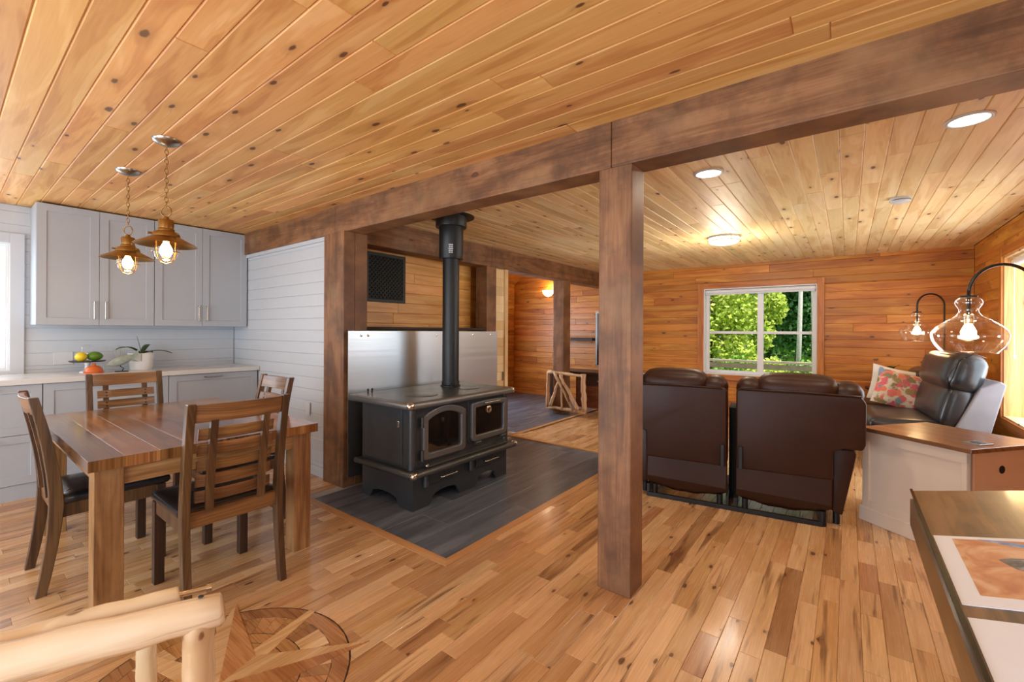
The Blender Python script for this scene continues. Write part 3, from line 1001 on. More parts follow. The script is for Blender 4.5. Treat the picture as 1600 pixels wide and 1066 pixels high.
obj('tail', MB().prism([(-0.09, 0.075), (-0.122, 0.03), (-0.108, 0.065), (-0.126, 0.105)], fx, -0.004, 0.004), m_fish, t)
obj('jaw', MB().prism([(0.05, 0.125), (0.125, 0.205), (0.115, 0.15), (0.085, 0.115)], fx, -0.012, 0.012), m_fish, t)
obj('lower_jaw', MB().prism([(0.05, 0.10), (0.13, 0.085), (0.08, 0.118)], fx, -0.012, 0.012), m_fish, t)
obj('stand', MB().lathe([(0.05, 0), (0.05, 0.007)], (-5.445, 1.06, CT), 20).tube([(-5.445, 1.06, CT), (-5.445, 1.075, CT + 0.03), (-5.445, 1.05, CT + 0.05), (-5.445, 1.06, CT + 0.075)], 0.004, 6), m_blackmetal, t)
for k in range(7):
    obj('spine', MB().tube([(-5.445 + random.uniform(-.01, .01), 1.03 + k * 0.009, CT + 0.14), (-5.455 + random.uniform(-.02, .02), 1.0 + k * 0.017, CT + 0.235 + random.uniform(-.03, .02))], [0.003, 0.001], 5), m_fish, t)
t = thing('orchid_pot', 'white pot with a leafy orchid on the counter', 'potted plant', (-5.58, 1.235, CT))
obj('pot', MB().lathe([(0.082, 0), (0.088, 0.01), (0.106, 0.165), (0.10, 0.165), (0.09, 0.14)], (-5.58, 1.235, CT), 32), m_ceramic, t, smooth='auto')
obj('soil', MB().lathe([(0.094, 0.142), (0.094, 0.148)], (-5.58, 1.235, CT), 24), m_bark, t)


def leaf_geo(base, tip, wdt, sag, m=None, n=8):
    m = m or MB()
    b, tp = Vector(base), Vector(tip)
    dr = tp - b
    sd_ = dr.cross(Vector((0, 0, 1))).normalized()
    pts = []
    for i in range(n + 1):
        q = i / n
        c = b + dr * q + Vector((0, 0, sag * 4 * q * (1 - q)))
        ww = wdt * (math.sin(PI * min(1, q * 0.92 + 0.06)) ** 0.7) / 2
        pts += [c - sd_ * ww + Vector((0, 0, 0.006)), c, c + sd_ * ww + Vector((0, 0, 0.006))]
    f = []
    for i in range(n):
        for k in range(2):
            f.append((i * 3 + k, i * 3 + k + 1, i * 3 + k + 4, i * 3 + k + 3))
    return m.add(pts, f)


PB = (-5.58, 1.235, CT + 0.15)
for tip, wd_, sg_ in (((-5.50, 1.03, CT + 0.205), 0.065, 0.045), ((-5.52, 1.47, CT + 0.155), 0.05, 0.035), ((-5.70, 1.33, CT + 0.24), 0.05, 0.03), ((-5.47, 1.30, CT + 0.17), 0.045, 0.02)):
    o = obj('leaf', leaf_geo(PB, tip, wd_, sg_), m_leaf, t, smooth=True)
    sm = o.modifiers.new('th', 'SOLIDIFY')
    sm.thickness = 0.003
obj('flower_stem', MB().tube([PB, (-5.58, 1.225, CT + 0.22), (-5.58, 1.20, CT + 0.33)], [0.003, 0.0025, 0.0015], 6), m_stem, t)
obj('aerial_root', MB().tube([PB, (-5.48, 1.215, CT + 0.17), (-5.47, 1.21, CT + 0.09)], 0.002, 5), m_stem, t)


def outlet(name, label, fn, w_, h_):
    """fn(a,b,d): a across, b up, d out of wall"""
    m = MB().prism([(-w_ / 2, -h_ / 2), (w_ / 2, -h_ / 2), (w_ / 2, h_ / 2), (-w_ / 2, h_ / 2)], fn, -0.002, 0.006)
    o = single(name, m, m_plastic, label, 'wall plate', bev=0.002)
    return o


outlet('switch_plate', 'white double socket plate on the shiplap backsplash', lambda a, b, d: (XL + d, 0.72 + a, 1.075 + b), 0.13, 0.12)
outlet('socket_plate', 'white socket plate on the shiplap partition by the table', lambda a, b, d: (-4.09 + a, 2.148 - d + 0.004, 0.60 + b), 0.075, 0.118)


# ---- pendants
def pendant(x, y, label, canopyz=ZC):
    t = thing('pendant_light', label, 'pendant lamp', (x, y, 1.72), 'brass pendants over the dining table')
    Q = (x, y, 0)
    obj('canopy', MB().lathe([(0.07, canopyz + 0.004), (0.07, canopyz - 0.006), (0.06, canopyz - 0.018), (0.035, canopyz - 0.03), (0.012, canopyz - 0.036)], Q, 28), m_satin, t, smooth='auto')
    zt, zb = canopyz - 0.03, 2.055
    n = int((zt - zb) / 0.026)
    stp = (zt - zb) / n
    ch = MB()
    for i in range(n):
        cz = zb + stp * (i + 0.5)
        pts = []
        for k in range(10):
            a = 2 * PI * k / 10
            u, vv = 0.0085 * math.cos(a), (stp * 0.66) * math.sin(a)
            pts.append((x + u, y, cz + vv) if i % 2 == 0 else (x, y + u, cz + vv))
        ch.tube(pts, 0.002, 5, closed=True)
    obj('chain', ch, m_brass, t, smooth=True)
    obj('loop', MB().tube([(x + 0.03 * math.cos(2 * PI * k / 16) * 0.8, y + 0.03 * math.cos(2 * PI * k / 16) * 0.6, 2.028 + 0.03 * math.sin(2 * PI * k / 16)) for k in range(16)], 0.0035, 6, closed=True), m_brass, t, smooth=True)
    cp = obj('socket_cap', MB().lathe([(0.008, 2.0), (0.014, 1.992), (0.014, 1.984), (0.034, 1.98), (0.038, 1.974), (0.036, 1.93), (0.04, 1.925), (0.04, 1.915)], Q, 24), m_brass, t, smooth='auto')
    obj('shade', MB().lathe([(0.04, 1.915), (0.058, 1.908), (0.066, 1.893), (0.066, 1.882), (0.145, 1.838), (0.149, 1.834), (0.145, 1.835), (0.062, 1.876), (0.03, 1.9)], Q, 36, cap=False), m_brass, t, smooth='auto')
    for k in range(3):
        a = k * 2 * PI / 3 + 0.4
        obj('thumb_screw', MB().tube([(x + 0.058 * math.cos(a), y + 0.058 * math.sin(a), 1.896), (x + 0.082 * math.cos(a), y + 0.082 * math.sin(a), 1.896)], 0.006, 8), m_brass, cp)
    obj('glass_globe', MB().lathe([(0.056, 1.87), (0.058, 1.80), (0.052, 1.768), (0.036, 1.748), (0.001, 1.74)], Q, 24, cap=False), m_glass, t, smooth=True)
    cg = MB()
    for k in range(2):
        a = k * PI / 2 + 0.5
        pr_ = [(-0.062, 1.868), (-0.063, 1.80), (-0.054, 1.76), (-0.034, 1.738), (0, 1.73), (0.034, 1.738), (0.054, 1.76), (0.063, 1.80), (0.062, 1.868)]
        cg.tube([(x + r * math.cos(a), y + r * math.sin(a), z) for r, z in pr_], 0.0022, 6)
    cg.tube([(x + 0.064 * math.cos(2 * PI * k / 20), y + 0.064 * math.sin(2 * PI * k / 20), 1.795) for k in range(20)], 0.0022, 6, closed=True)
    obj('wire_cage', cg, m_brass, t, smooth=True)
    obj('bulb', MB().lathe([(0.001, 1.768), (0.022, 1.774), (0.031, 1.795), (0.028, 1.818), (0.015, 1.845), (0.012, 1.875)], Q, 18, cap=False), m_bulb, t, smooth=True)
    l = bpy.data.lights.new('pendant_glow', 'POINT')
    l.energy, l.color, l.shadow_soft_size = 5, (1, 0.78, 0.5), 0.04
    lo = bpy.data.objects.new('pendant_glow', l)
    link(lo, t)
    lo.location = (0, 0, -0.02)
    return t


pendant(-3.122, 0.80, 'brass cage pendant hung over the middle of the table, near the beam side')
pendant(-3.932, 0.795, 'brass cage pendant hung over the table end by the kitchen cabinets')

# ---- dining table
TX0, TX1, TY0, TY1, TZ = -4.285, -2.625, 0.40, 1.445, 0.77
t = thing('dining_table', 'chunky brown plank dining table with square legs', 'table', ((TX0 + TX1) / 2, (TY0 + TY1) / 2, 0))
ys = [TY0]
while ys[-1] < TY1 - 0.2:
    ys.append(ys[-1] + random.uniform(0.12, 0.18))
ys[-1] = TY1
for r0, r1 in zip(ys[:-1], ys[1:]):
    xs = [TX0] + sorted(random.uniform(TX0 + 0.3, TX1 - 0.3) for _ in range(random.choice((0, 1, 1)))) + [TX1]
    for p, q in zip(xs[:-1], xs[1:]):
        v, f = board_geo(p, q, r0 + 0.0002, r1 - 0.0002, 0.05, 0.0003, lambda a, b, n_: (a, b, TZ - 0.05 + n_))
        obj('top_plank', MB().add(v, f + [(3, 2, 1, 0)], random.uniform(0.02, 1)), m_tabletop, t)
for lx in (TX0 + 0.035, TX1 - 0.035 - 0.105):
    for ly in (TY0 + 0.025, TY1 - 0.025 - 0.105):
        lg = obj('leg', box(-0.0525, 0.0525, -0.0525, 0.0525, 0, TZ - 0.049), m_tableleg, None, bev=0.003)
        lg.parent = t
        lg.location = Vector((lx + 0.0525, ly + 0.0525, 0)) - Vector(ORG[t])
obj('apron', box(TX0 + 0.14, TX1 - 0.14, TY0 + 0.05, TY0 + 0.075, 0.63, TZ - 0.05), m_apron, t)
obj('apron', box(TX0 + 0.14, TX1 - 0.14, TY1 - 0.075, TY1 - 0.05, 0.63, TZ - 0.05), m_apron, t)
m_apron_y = wood('table_apron_y', 1, 2, [(110, 74, 40), (150, 106, 62), (184, 140, 90)], 0.4, world=False, tone=0.12, sc=10, knots=0.3)
obj('apron', box(TX0 + 0.05, TX0 + 0.075, TY0 + 0.13, TY1 - 0.13, 0.63, TZ - 0.05), m_apron_y, t)
obj('apron', box(TX1 - 0.075, TX1 - 0.05, TY0 + 0.13, TY1 - 0.13, 0.63, TZ - 0.05), m_apron_y, t)


# ---- chair: local frame, front = -x, back = +x; origin at floor centre of the back legs
def back_x(z):
    """x of the back-post centre line: legs kick back below, back leans above"""
    if z < 0.46:
        return 0.055 * ((0.46 - z) / 0.46) ** 1.6
    return 0.085 * ((z - 0.46) / 0.55) ** 1.5


def make_chair():
    t = thing('dining_chair', 'chair', 'chair', (0, 0, 0), 'ladder-back dining chairs', local=True)
    HW = 0.23
    for s_ in (-1, 1):
        m = MB()
        zs = [0, 0.1, 0.22, 0.34, 0.44, 0.52, 0.62, 0.74, 0.86, 0.95, 1.005]
        yc = s_ * (HW - 0.016)
        vs, fs = [], []
        for z in zs:
            xx = back_x(z)
            w_ = 0.020 + 0.004 * (1 - abs(z - 0.45) / 0.55)
            d_ = 0.019 + 0.009 * max(0, 1 - abs(z - 0.45) / 0.5)
            for a, b in ((-1, -1), (1, -1), (1, 1), (-1, 1)):
                vs.append((xx + a * d_, yc + b * 0.0175, z))
        for i in range(len(zs) - 1):
            for k in range(4):
                j = (k + 1) % 4
                fs.append((i * 4 + k, i * 4 + j, (i + 1) * 4 + j, (i + 1) * 4 + k))
        fs += [(3, 2, 1, 0), tuple(len(vs) - 4 + k for k in range(4))]
        obj('back_post', m.add(vs, fs), m_chz, t, bev=0.003)
        obj('leg', box(-0.455, -0.41, s_ * 0.205 - 0.0225, s_ * 0.205 + 0.0225, 0, 0.44), m_chleg, t, bev=0.003)
        obj('side_rail', box(-0.44, -0.005, s_ * 0.208 - 0.012, s_ * 0.208 + 0.012, 0.375, 0.442), m_chz, t, bev=0.002)
    obj('front_rail', box(-0.452, -0.428, -0.19, 0.19, 0.375, 0.442), m_chy, t, bev=0.002)
    obj('rear_rail', box(-0.014, 0.012, -0.2, 0.2, 0.40, 0.475), m_chy, t, bev=0.002)
    obj('seat_cushion', MB().puff((0.47, 0.46, 0.05), (-0.245, 0, 0.463), rad=0.9, n=8, bulge=(0, 0, 0.35)), m_leather, t, smooth=True)

    def curved(name, y0, y1, z0, z1, off, th, cur, mat):
        vs, fs = [], []
        n = 8
        for i in range(n + 1):
            y_ = y0 + (y1 - y0) * i / n
            q = 1 - (2 * i / n - 1) ** 2
            for z in (z0, z1):
                for d_ in (-th / 2, th / 2):
                    vs.append((back_x(z) + off + d_ + cur * q, y_, z))
        for i in range(n):
            b = i * 4
            fs += [(b, b + 4, b + 5, b + 1), (b + 2, b + 3, b + 7, b + 6), (b, b + 2, b + 6, b + 4), (b + 1, b + 5, b + 7, b + 3)]
        fs += [(0, 1, 3, 2), (n * 4, n * 4 + 2, n * 4 + 3, n * 4 + 1)]
        return obj(name, MB().add(vs, fs), mat, t, bev=0.002, smooth='auto')
    curved('top_rail', -HW + 0.034, HW - 0.034, 0.912, 0.998, 0.0, 0.024, 0.022, m_chy)
    for i in range(5):
        z0 = 0.512 + i * 0.077
        o = curved('slat', -0.172, 0.172, z0, z0 + 0.057, -0.012, 0.012, 0.018, m_chy)
        for yy in (-0.118, 0.118):
            for zz in (z0 + 0.016, z0 + 0.041):
                obj('bolt', MB().tube([(back_x(zz) - 0.0105, yy, zz), (back_x(zz) - 0.002, yy, zz)], 0.0055, 8), m_blackmetal, o)
    for yy in (-0.118, 0.118):
        vs, fs = [], []
        zs = [0.47, 0.58, 0.7, 0.82, 0.92]
        for z in zs:
            xx = back_x(z) + 0.018
            for a, b in ((-1, -1), (1, -1), (1, 1), (-1, 1)):
                vs.append((xx + a * 0.011, yy + b * 0.016, z))
        for i in range(len(zs) - 1):
            for k in range(4):
                fs.append((i * 4 + k, i * 4 + (k + 1) % 4, (i + 1) * 4 + (k + 1) % 4, (i + 1) * 4 + k))
        obj('upright', MB().add(vs, fs), m_chz, t)
    return t


proto = make_chair()
chairs = [((-2.485, 0.925), 0.0, 'brown slat-back chair at the table end, its back toward the log bench'),
          ((-4.505, 0.915), PI, 'brown slat-back chair at the table end in front of the kitchen cabinets'),
          ((-3.44, 0.375), -R90, 'brown slat-back chair seen edge-on, pushed in on the kitchen window side'),
          ((-3.42, 1.475), R90, 'brown slat-back chair pushed in on the side of the white partition')]
for i, ((cx, cy), rz, lab) in enumerate(chairs):
    o = proto if i == 0 else copy_tree(proto)
    o.location = (cx, cy, 0)
    o.rotation_euler = (0, 0, rz)
    o['label'] = lab

# ================================================================ STOVE
SX, SY0, SY1 = -2.565, 2.15, 3.275
st = thing('cook_stove', 'black cast-iron wood cookstove with oven door and nickel trim', 'stove', (-2.88, 2.71, 0))
fnx = lambda a, b, d: (d, a, b)
fny = lambda a, b, d: (a, d, b)


def arch(y0, y1, h, n=8):
    return [(y0, 0)] + [(y0 + 0.03 + (y1 - y0 - 0.06) * (0.5 - 0.5 * math.cos(PI * i / n)), 0.03 + (h - 0.03) * math.sin(PI * i / n) ** 0.6 if 0 < i < n else 0.03) for i in range(n + 1)] + [(y1, 0)]


pf = [(SY0, 0)] + arch(2.31, 2.66, 0.095) + arch(2.83, 3.14, 0.095) + [(SY1, 0), (SY1, 0.275), (SY0, 0.275)]
obj('base_front', MB().prism(pf, fnx, SX - 0.02, SX), m_iron, st)
ps = [(SX - 0.02, 0), (SX - 0.02, 0.275), (-3.2, 0.275), (-3.2, 0)] + [(a, b) for a, b in arch(-3.10, -2.72, 0.085)]
obj('base_side', MB().prism(ps, fny, SY0, SY0 + 0.02), m_iron, st)
obj('base_side', MB().prism(ps, fny, SY1 - 0.02, SY1), m_iron, st)
obj('base_back', box(-3.2, -3.18, SY0 + 0.02, SY1 - 0.02, 0.02, 0.275), m_iron, st)
# ledge with rounded nosing
obj('ledge', box(-3.2, -2.50, SY0 - 0.055, SY1 + 0.035, 0.272, 0.312), m_iron, st, bev=0.008)


def nosing(z, r, xb, xf, y0, y1, mat):
    m = MB().tube([(xb, y0, z), (xf - 0.03, y0, z), (xf - 0.008, y0 + 0.008, z), (xf, y0 + 0.03, z), (xf, y1 - 0.03, z), (xf - 0.008, y1 - 0.008, z), (xf - 0.03, y1, z), (xb, y1, z)], r, 12)
    return obj('nosing', m, mat, st, smooth=True)


nosing(0.292, 0.024, -3.2, -2.488, SY0 - 0.06, SY1 + 0.04, m_irontop)
nosing(0.797, 0.026, -3.26, -2.508, SY0 - 0.075, SY1 + 0.02, m_irontrim)
for z, xf, y0, y1 in ((0.292, -2.490, SY0 - 0.058, SY1 + 0.038), (0.797, -2.511, SY0 - 0.072, SY1 + 0.017)):
    for yy in (y0, y1):
        obj('nickel_corner', MB().puff((0.062, 0.062, 0.058), (xf - 0.006, yy + (0.006 if yy == y0 else -0.006), z), rad=0.95, n=6), m_nickel, st, smooth=True)
obj('body', box(-3.18, SX + 0.005, SY0 - 0.018, SY1 - 0.025, 0.31, 0.785), m_iron, st, bev=0.006)
obj('cook_top', box(-3.27, -2.515, SY0 - 0.07, SY1 + 0.015, 0.783, 0.823), m_irontop, st, bev=0.01, seg=3)
obj('side_panel', box(-3.12, -2.66, SY0 - 0.026, SY0 - 0.016, 0.33, 0.77), m_iron, st, bev=0.004)
for yy in (SY0 - 0.012, SY1 - 0.03):
    obj('corner_column', MB().tube([(SX, yy, 0.315), (SX, yy, 0.78)], 0.03, 16), m_irontrim if False else m_iron, st, smooth='auto')
# hot-plate lids and flue collar
for px, py, r in ((-2.78, 2.42, 0.13), (-2.80, 2.98, 0.12)):
    obj('hot_plate', MB().lathe([(r, 0.820), (r, 0.8255), (r - 0.006, 0.8275)], (px, py, 0), 36), m_irontop, st, smooth='auto')
PX, PY = -3.02, 2.985
obj('flue_collar', MB().lathe([(0.095, 0.82), (0.095, 0.832), (0.084, 0.84), (0.084, 0.87)], (PX, PY, 0), 32), m_pipe, st, smooth='auto')
for yy, hh in ((2.2, 0.03), (2.24, 0.03), (3.14, 0.075), (2.90, 0.03)):
    xx = -3.2 if yy > 3 or yy < 2.6 else -2.92
    obj('lever', MB().tube([(xx, yy, 0.82), (xx, yy, 0.82 + hh)], 0.006, 8).lathe([(0.001, -0.012), (0.009, -0.004), (0.009, 0.006), (0.001, 0.012)], (xx, yy, 0.82 + hh), 10, cap=False), m_blackmetal, st, smooth='auto')


def ring_poly(y0, y1, z0, z1, arc, r, n=10):
    """rounded rectangle whose top is an arch of height arc"""
    p = []
    for cx, cz, a0 in ((y1 - r, z0 + r, -PI / 2),):
        p += [(cx + r * math.cos(a0 + PI / 2 * i / 4), cz + r * math.sin(a0 + PI / 2 * i / 4)) for i in range(5)]
    p += [(y1, z1 - 0.0 - 0.001)]
    for i in range(1, n):
        q = i / n
        p.append((y1 + (y0 - y1) * q, z1 + arc * math.sin(PI * q) ** 0.8))
    p += [(y0, z1 - 0.001)]
    p += [(y0 + r + r * math.cos(PI + PI / 2 * i / 4), z0 + r + r * math.sin(PI + PI / 2 * i / 4)) for i in range(5)]
    return p


def shrink(p, q):
    cy_ = sum(a for a, b in p) / len(p)
    ys_ = [a for a, b in p]
    zs_ = [b for a, b in p]
    c0, c1 = (min(ys_) + max(ys_)) / 2, (min(zs_) + max(zs_)) / 2
    hy, hz = (max(ys_) - min(ys_)) / 2, (max(zs_) - min(zs_)) / 2
    return [(c0 + (a - c0) * (hy - q) / hy, c1 + (b - c1) * (hz - q) / hz) for a, b in p]


po = ring_poly(2.225, 2.685, 0.365, 0.70, 0.062, 0.03)
fd = obj('fire_door', MB().ring(po, shrink(po, 0.05), fnx, SX - 0.01, SX + 0.035), m_irontrim, st, bev=0.009, seg=3)
obj('fire_glass', MB().prism(shrink(po, 0.047), fnx, SX + 0.004, SX + 0.012), m_fireglass, fd)
for zz in (0.41, 0.66):
    obj('hinge', MB().tube([(SX + 0.03, 2.215, zz - 0.04), (SX + 0.03, 2.215, zz + 0.04)], 0.012, 10), m_iron, fd, smooth='auto')
po = ring_poly(2.752, 3.228, 0.405, 0.735, 0.012, 0.04)
obj('oven_surround', MB().prism(shrink(po, -0.022), fnx, SX, SX + 0.014), m_iron, st, bev=0.006)
od = obj('oven_door', MB().ring(po, shrink(po, 0.048), fnx, SX + 0.01, SX + 0.045), m_irontrim, st, bev=0.01, seg=3)
obj('oven_glass', MB().prism(shrink(po, 0.045), fnx, SX + 0.015, SX + 0.024), m_fireglass, od)


def coil(a, b, r, parent, mat=None):
    a, b = Vector(a), Vector(b)
    n = 36
    pts = [a + (b - a) * (i / n) for i in range(n + 1)]
    rad = [r * (0.8 + 0.25 * math.sin(i * 2.1)) for i in range(n + 1)]
    m = MB().tube(pts, rad, 8)
    for e in (a, b):
        m.tube([e, e - Vector((0.035, 0, 0))], r * 0.8, 8)
    return obj('coil_handle', m, mat or m_nickel, parent, smooth=True)


coil((SX + 0.075, 2.90, 0.728), (SX + 0.075, 3.09, 0.728), 0.008, od)
obj('thermometer', MB().lathe([(0.034, 0), (0.034, 0.008), (0.028, 0.012)], (SX + 0.024, 2.985, 0.655), 24, M=Matrix.Rotation(R90, 3, 'Y')), m_nickel, od, smooth='auto')
for yy in (2.83, 3.17):
    obj('hinge', MB().tube([(SX + 0.04, yy - 0.035, 0.39), (SX + 0.04, yy + 0.035, 0.39)], 0.014, 10), m_iron, od, smooth='auto')
obj('fire_shelf', MB().prism([(SX, 0.345), (SX + 0.05, 0.325), (SX + 0.05, 0.314), (SX, 0.314)], lambda a, b, d: (a, d, b), 2.25, 3.22), m_irontop, st, bev=0.003)
obj('damper_knob', MB().puff((0.03, 0.03, 0.03), (SX + 0.06, 2.235, 0.335), rad=0.95, n=5), m_nickel, st, smooth=True)
for y0, y1 in ((2.30, 2.685), (2.84, 3.20)):
    dr_ = obj('drawer', box(SX - 0.005, SX + 0.014, y0, y1, 0.165, 0.262), m_iron, st, bev=0.005)
    c = (y0 + y1) / 2
    coil((SX + 0.045, c - 0.085, 0.205), (SX + 0.045, c + 0.085, 0.205), 0.0075, dr_)
for yy in (2.262, 2.765):
    obj('ash_lever', MB().tube([(SX + 0.02, yy, 0.165), (SX + 0.02, yy, 0.262)], 0.022, 12), m_iron, st, smooth='auto')
obj('side_keyhole', MB().puff((0.02, 0.006, 0.05), (-2.70, SY0 - 0.03, 0.64), rad=0.9, n=4), m_nickel, st, smooth=True)

sp_ = thing('stovepipe', 'black double-wall stovepipe rising from the cookstove to the ceiling', 'stovepipe', (PX, PY, 0.84))
obj('pipe', MB().lathe([(0.079, 0.84), (0.079, 2.06)], (PX, PY, 0), 36), m_pipe, sp_, smooth='auto')
obj('pipe_seam', MB().lathe([(0.081, 1.985), (0.081, 1.995)], (PX, PY, 0), 36), m_pipe, sp_, smooth='auto')
sl = obj('sleeve', MB().lathe([(0.112, 2.03), (0.115, 2.035), (0.115, 2.36), (0.112, 2.36)], (PX, PY, 0), 36), m_pipe, sp_, smooth='auto')
lbl = MB()
for k, (yy, h0) in enumerate(((-0.012, 0.0), (0.012, 0.0))):
    for j in range(5):
        a = math.atan2(-0.78, 0.75) + (0.09 if k else -0.09)
        b0 = Vector((PX + 0.1158 * math.cos(a), PY + 0.1158 * math.sin(a), 2.075 + j * 0.018))
        tn = Vector((-math.sin(a), math.cos(a), 0))
        ww = 0.008 + 0.003 * ((j * 7 + k * 3) % 3) / 2
        lbl.add([b0 - tn * ww, b0 + tn * ww, b0 + tn * ww + up * 0.011, b0 - tn * ww + up * 0.011], [(0, 1, 2, 3)])
obj('rating_label', lbl, m_plastic, sl)
obj('ceiling_support', MB().lathe([(0.145, 2.335), (0.148, 2.34), (0.148, ZC + 0.002)], (PX, PY, 0), 40), m_pipe, sp_, smooth='auto')
obj('ceiling_flange', MB().lathe([(0.22, ZC - 0.008), (0.22, ZC + 0.002)], (PX, PY, 0), 40), m_pipe, sp_, smooth='auto')

hs = thing('heat_shield', 'brushed steel heat shield sheet behind the cookstove', 'heat shield', (-3.37, 3.11, 0.10))
obj('sheet', box(-3.364, -3.361, 2.115, 4.105, 0.098, 1.345), m_steel, hs)
for yy in (2.24, 2.31, 3.12, 3.67, 3.98):
    obj('screw', MB().lathe([(0.012, 0), (0.01, 0.004), (0.003, 0.006)], (-3.3612, yy, 1.305), 12, M=Matrix.Rotation(R90, 3, 'Y')), m_nickel, hs, smooth='auto')
for yy in (2.4, 3.1, 3.9):
    obj('spacer', box(-3.399, -3.364, yy - 0.02, yy + 0.02, 0.2, 1.28), m_blackmetal, hs)
single('wall_shelf', MB().prism([(2.336, 0), (4.262, 0), (4.262, 0.028), (2.336, 0.028)], lambda a, b, d: (d, a, 1.358 + b), -3.952, -3.69), m_bark, 'dark live-edge ledge along the stove wall above the steel sheet', 'shelf', bev=0.004)
vt = thing('vent_grille', 'dark perforated vent grille on the stove wall', 'vent', (-3.95, 2.93, 1.65))
obj('frame', MB().ring([(2.675, 1.65), (3.185, 1.65), (3.185, 2.172), (2.675, 2.172)], [(2.71, 1.685), (3.15, 1.685), (3.15, 2.137), (2.71, 2.137)], fnx, -3.951, -3.938), m_ventm, vt, bev=0.002)
obj('back_plate', box(-3.9495, -3.948, 2.69, 3.17, 1.665, 2.157), m_ventdark, vt)
gr = MB()
n = 20
for i in range(-n, n + 1):
    for sg_ in (1, -1):
        # diagonal lattice clipped to the opening
        c = i * 0.046
        pts = []
        for tt in [k / 60 for k in range(61)]:
            yy = 2.71 + 0.44 * tt
            zz = 1.911 + sg_ * (yy - 2.93) + c
            if 1.685 <= zz <= 2.137:
                pts.append((yy, zz))
        if len(pts) > 2:
            gr.bar((-3.943, pts[0][0], pts[0][1]), (-3.943, pts[-1][0], pts[-1][1]), 0.008, 0.006, upv=(1, 0, 0))
tag(obj('lattice', gr, m_ventm, vt), kind='stuff')

# ================================================================ HALL AND LIVING ROOM
def stick(a, b, r0, r1, wob=0.007, n=9, seed=0):
    rn = random.Random(seed)
    a, b = Vector(a), Vector(b)
    pts, rad = [], []
    for i in range(n + 1):
        q = i / n
        o = Vector((rn.uniform(-wob, wob), rn.uniform(-wob, wob) * 0.4, rn.uniform(-wob, wob)))
        if i in (0, n):
            o *= 0.3
        pts.append(a + (b - a) * q + o)
        rad.append((r0 + (r1 - r0) * q) * rn.uniform(0.88, 1.16))
    return MB().tube(pts, rad, 9)


GY = 6.135
gt = thing('driftwood_gate', 'pale driftwood stick frame gate hung on the hall post', 'gate', (-3.6, GY, 0.07))
gl_, gr_, gb, gtz = -3.955, -3.235, 0.10, 0.70
for nm, a, b, r0, r1, sd_ in (('side_stick', (gl_ + 0.02, GY, gb), (gl_ + 0.03, GY, gtz), 0.034, 0.03, 1), ('side_stick', (gr_ - 0.03, GY, gb), (gr_ - 0.05, GY, gtz - 0.02), 0.042, 0.04, 2),
                              ('rail_stick', (gl_, GY, gb), (gr_, GY, gb - 0.01), 0.026, 0.032, 3), ('rail_stick', (gl_ + 0.02, GY, gtz - 0.02), (gr_ - 0.04, GY, gtz - 0.05), 0.03, 0.022, 4),
                              ('brace_stick', (gl_ + 0.28, GY - 0.03, gtz - 0.04), (gl_ + 0.08, GY - 0.02, gb + 0.03), 0.018, 0.026, 5), ('brace_stick', (gl_ + 0.17, GY - 0.04, gtz - 0.02), (gl_ + 0.50, GY - 0.03, gb), 0.026, 0.014, 6),
                              ('brace_stick', (gl_ + 0.27, GY - 0.04, gtz - 0.05), (gr_ - 0.12, GY - 0.03, gb + 0.02), 0.022, 0.036, 7), ('brace_stick', (gl_ + 0.30, GY - 0.02, gtz - 0.05), (gl_ + 0.29, GY - 0.02, gb), 0.014, 0.016, 8)):
    obj(nm, stick(a, b, r0, r1, seed=sd_), m_drift, gt, smooth=True)
obj('hanger', box(-3.76, -3.72, GY + 0.0, 6.18, 0.60, 0.66), m_blackmetal, gt)

cs = thing('tv_console', 'dark espresso television console behind the driftwood gate', 'console', (-3.5, 6.7, 0))
obj('top', box(-4.10, -2.86, 6.43, 6.97, 0.645, 0.685), m_console, cs, bev=0.004)
obj('body', box(-3.60, -2.92, 6.47, 6.93, 0.10, 0.645), wood('console_wood', 0, 2, [(84, 46, 24), (110, 62, 32), (130, 80, 44)], 0.35, tone=0.1), cs)
for xx in (-4.07, -2.95):
    for yy in (6.46, 6.90):
        obj('leg', box(xx - 0.03, xx + 0.03, yy - 0.025, yy + 0.025, 0, 0.646), m_console, cs, bev=0.003)
dw = obj('drawer', box(-3.40, -2.95, 6.455, 6.475, 0.47, 0.63), m_console, cs, bev=0.003)
obj('knob', MB().puff((0.025, 0.03, 0.025), (-3.18, 6.445, 0.55), rad=0.95, n=4), m_silver, dw, smooth=True)
tv = thing('television', 'flat television with silver edge standing on the dark console', 'television', (-2.98, 6.70, 0.685), rot=math.radians(32), local=True)
obj('cabinet', box(-0.34, 0.34, -0.02, 0.03, 0.10, 0.98), m_screen, tv, bev=0.004)
obj('screen', box(-0.315, 0.315, -0.0225, -0.0195, 0.125, 0.955), m_screen, tv)
obj('bezel', MB().ring([(-0.345, 0.095), (0.345, 0.095), (0.345, 0.985), (-0.345, 0.985)], [(-0.318, 0.122), (0.318, 0.122), (0.318, 0.958), (-0.318, 0.958)], lambda a, b, d: (a, d, b), -0.026, 0.0), m_silver, tv)
obj('stand', box(-0.16, 0.16, -0.09, 0.11, 0, 0.015).box(-0.03, 0.03, 0.0, 0.03, 0.01, 0.12), m_silver, tv, bev=0.003)
single('floating_shelf', box(-4.74, -3.86, YB - 0.24, YB - 0.012, 1.17, 1.225), m_bark, 'dark slab shelf on the rear wall above the television console', 'shelf', bev=0.006)
so = thing('wall_sconce', 'glowing half-bowl sconce high on the hall end wall', 'wall light', (-4.93, YB - 0.02, 2.05))
obj('backplate', box(-4.97, -4.89, YB - 0.03, YB - 0.010, 2.08, 2.20), m_brass, so)
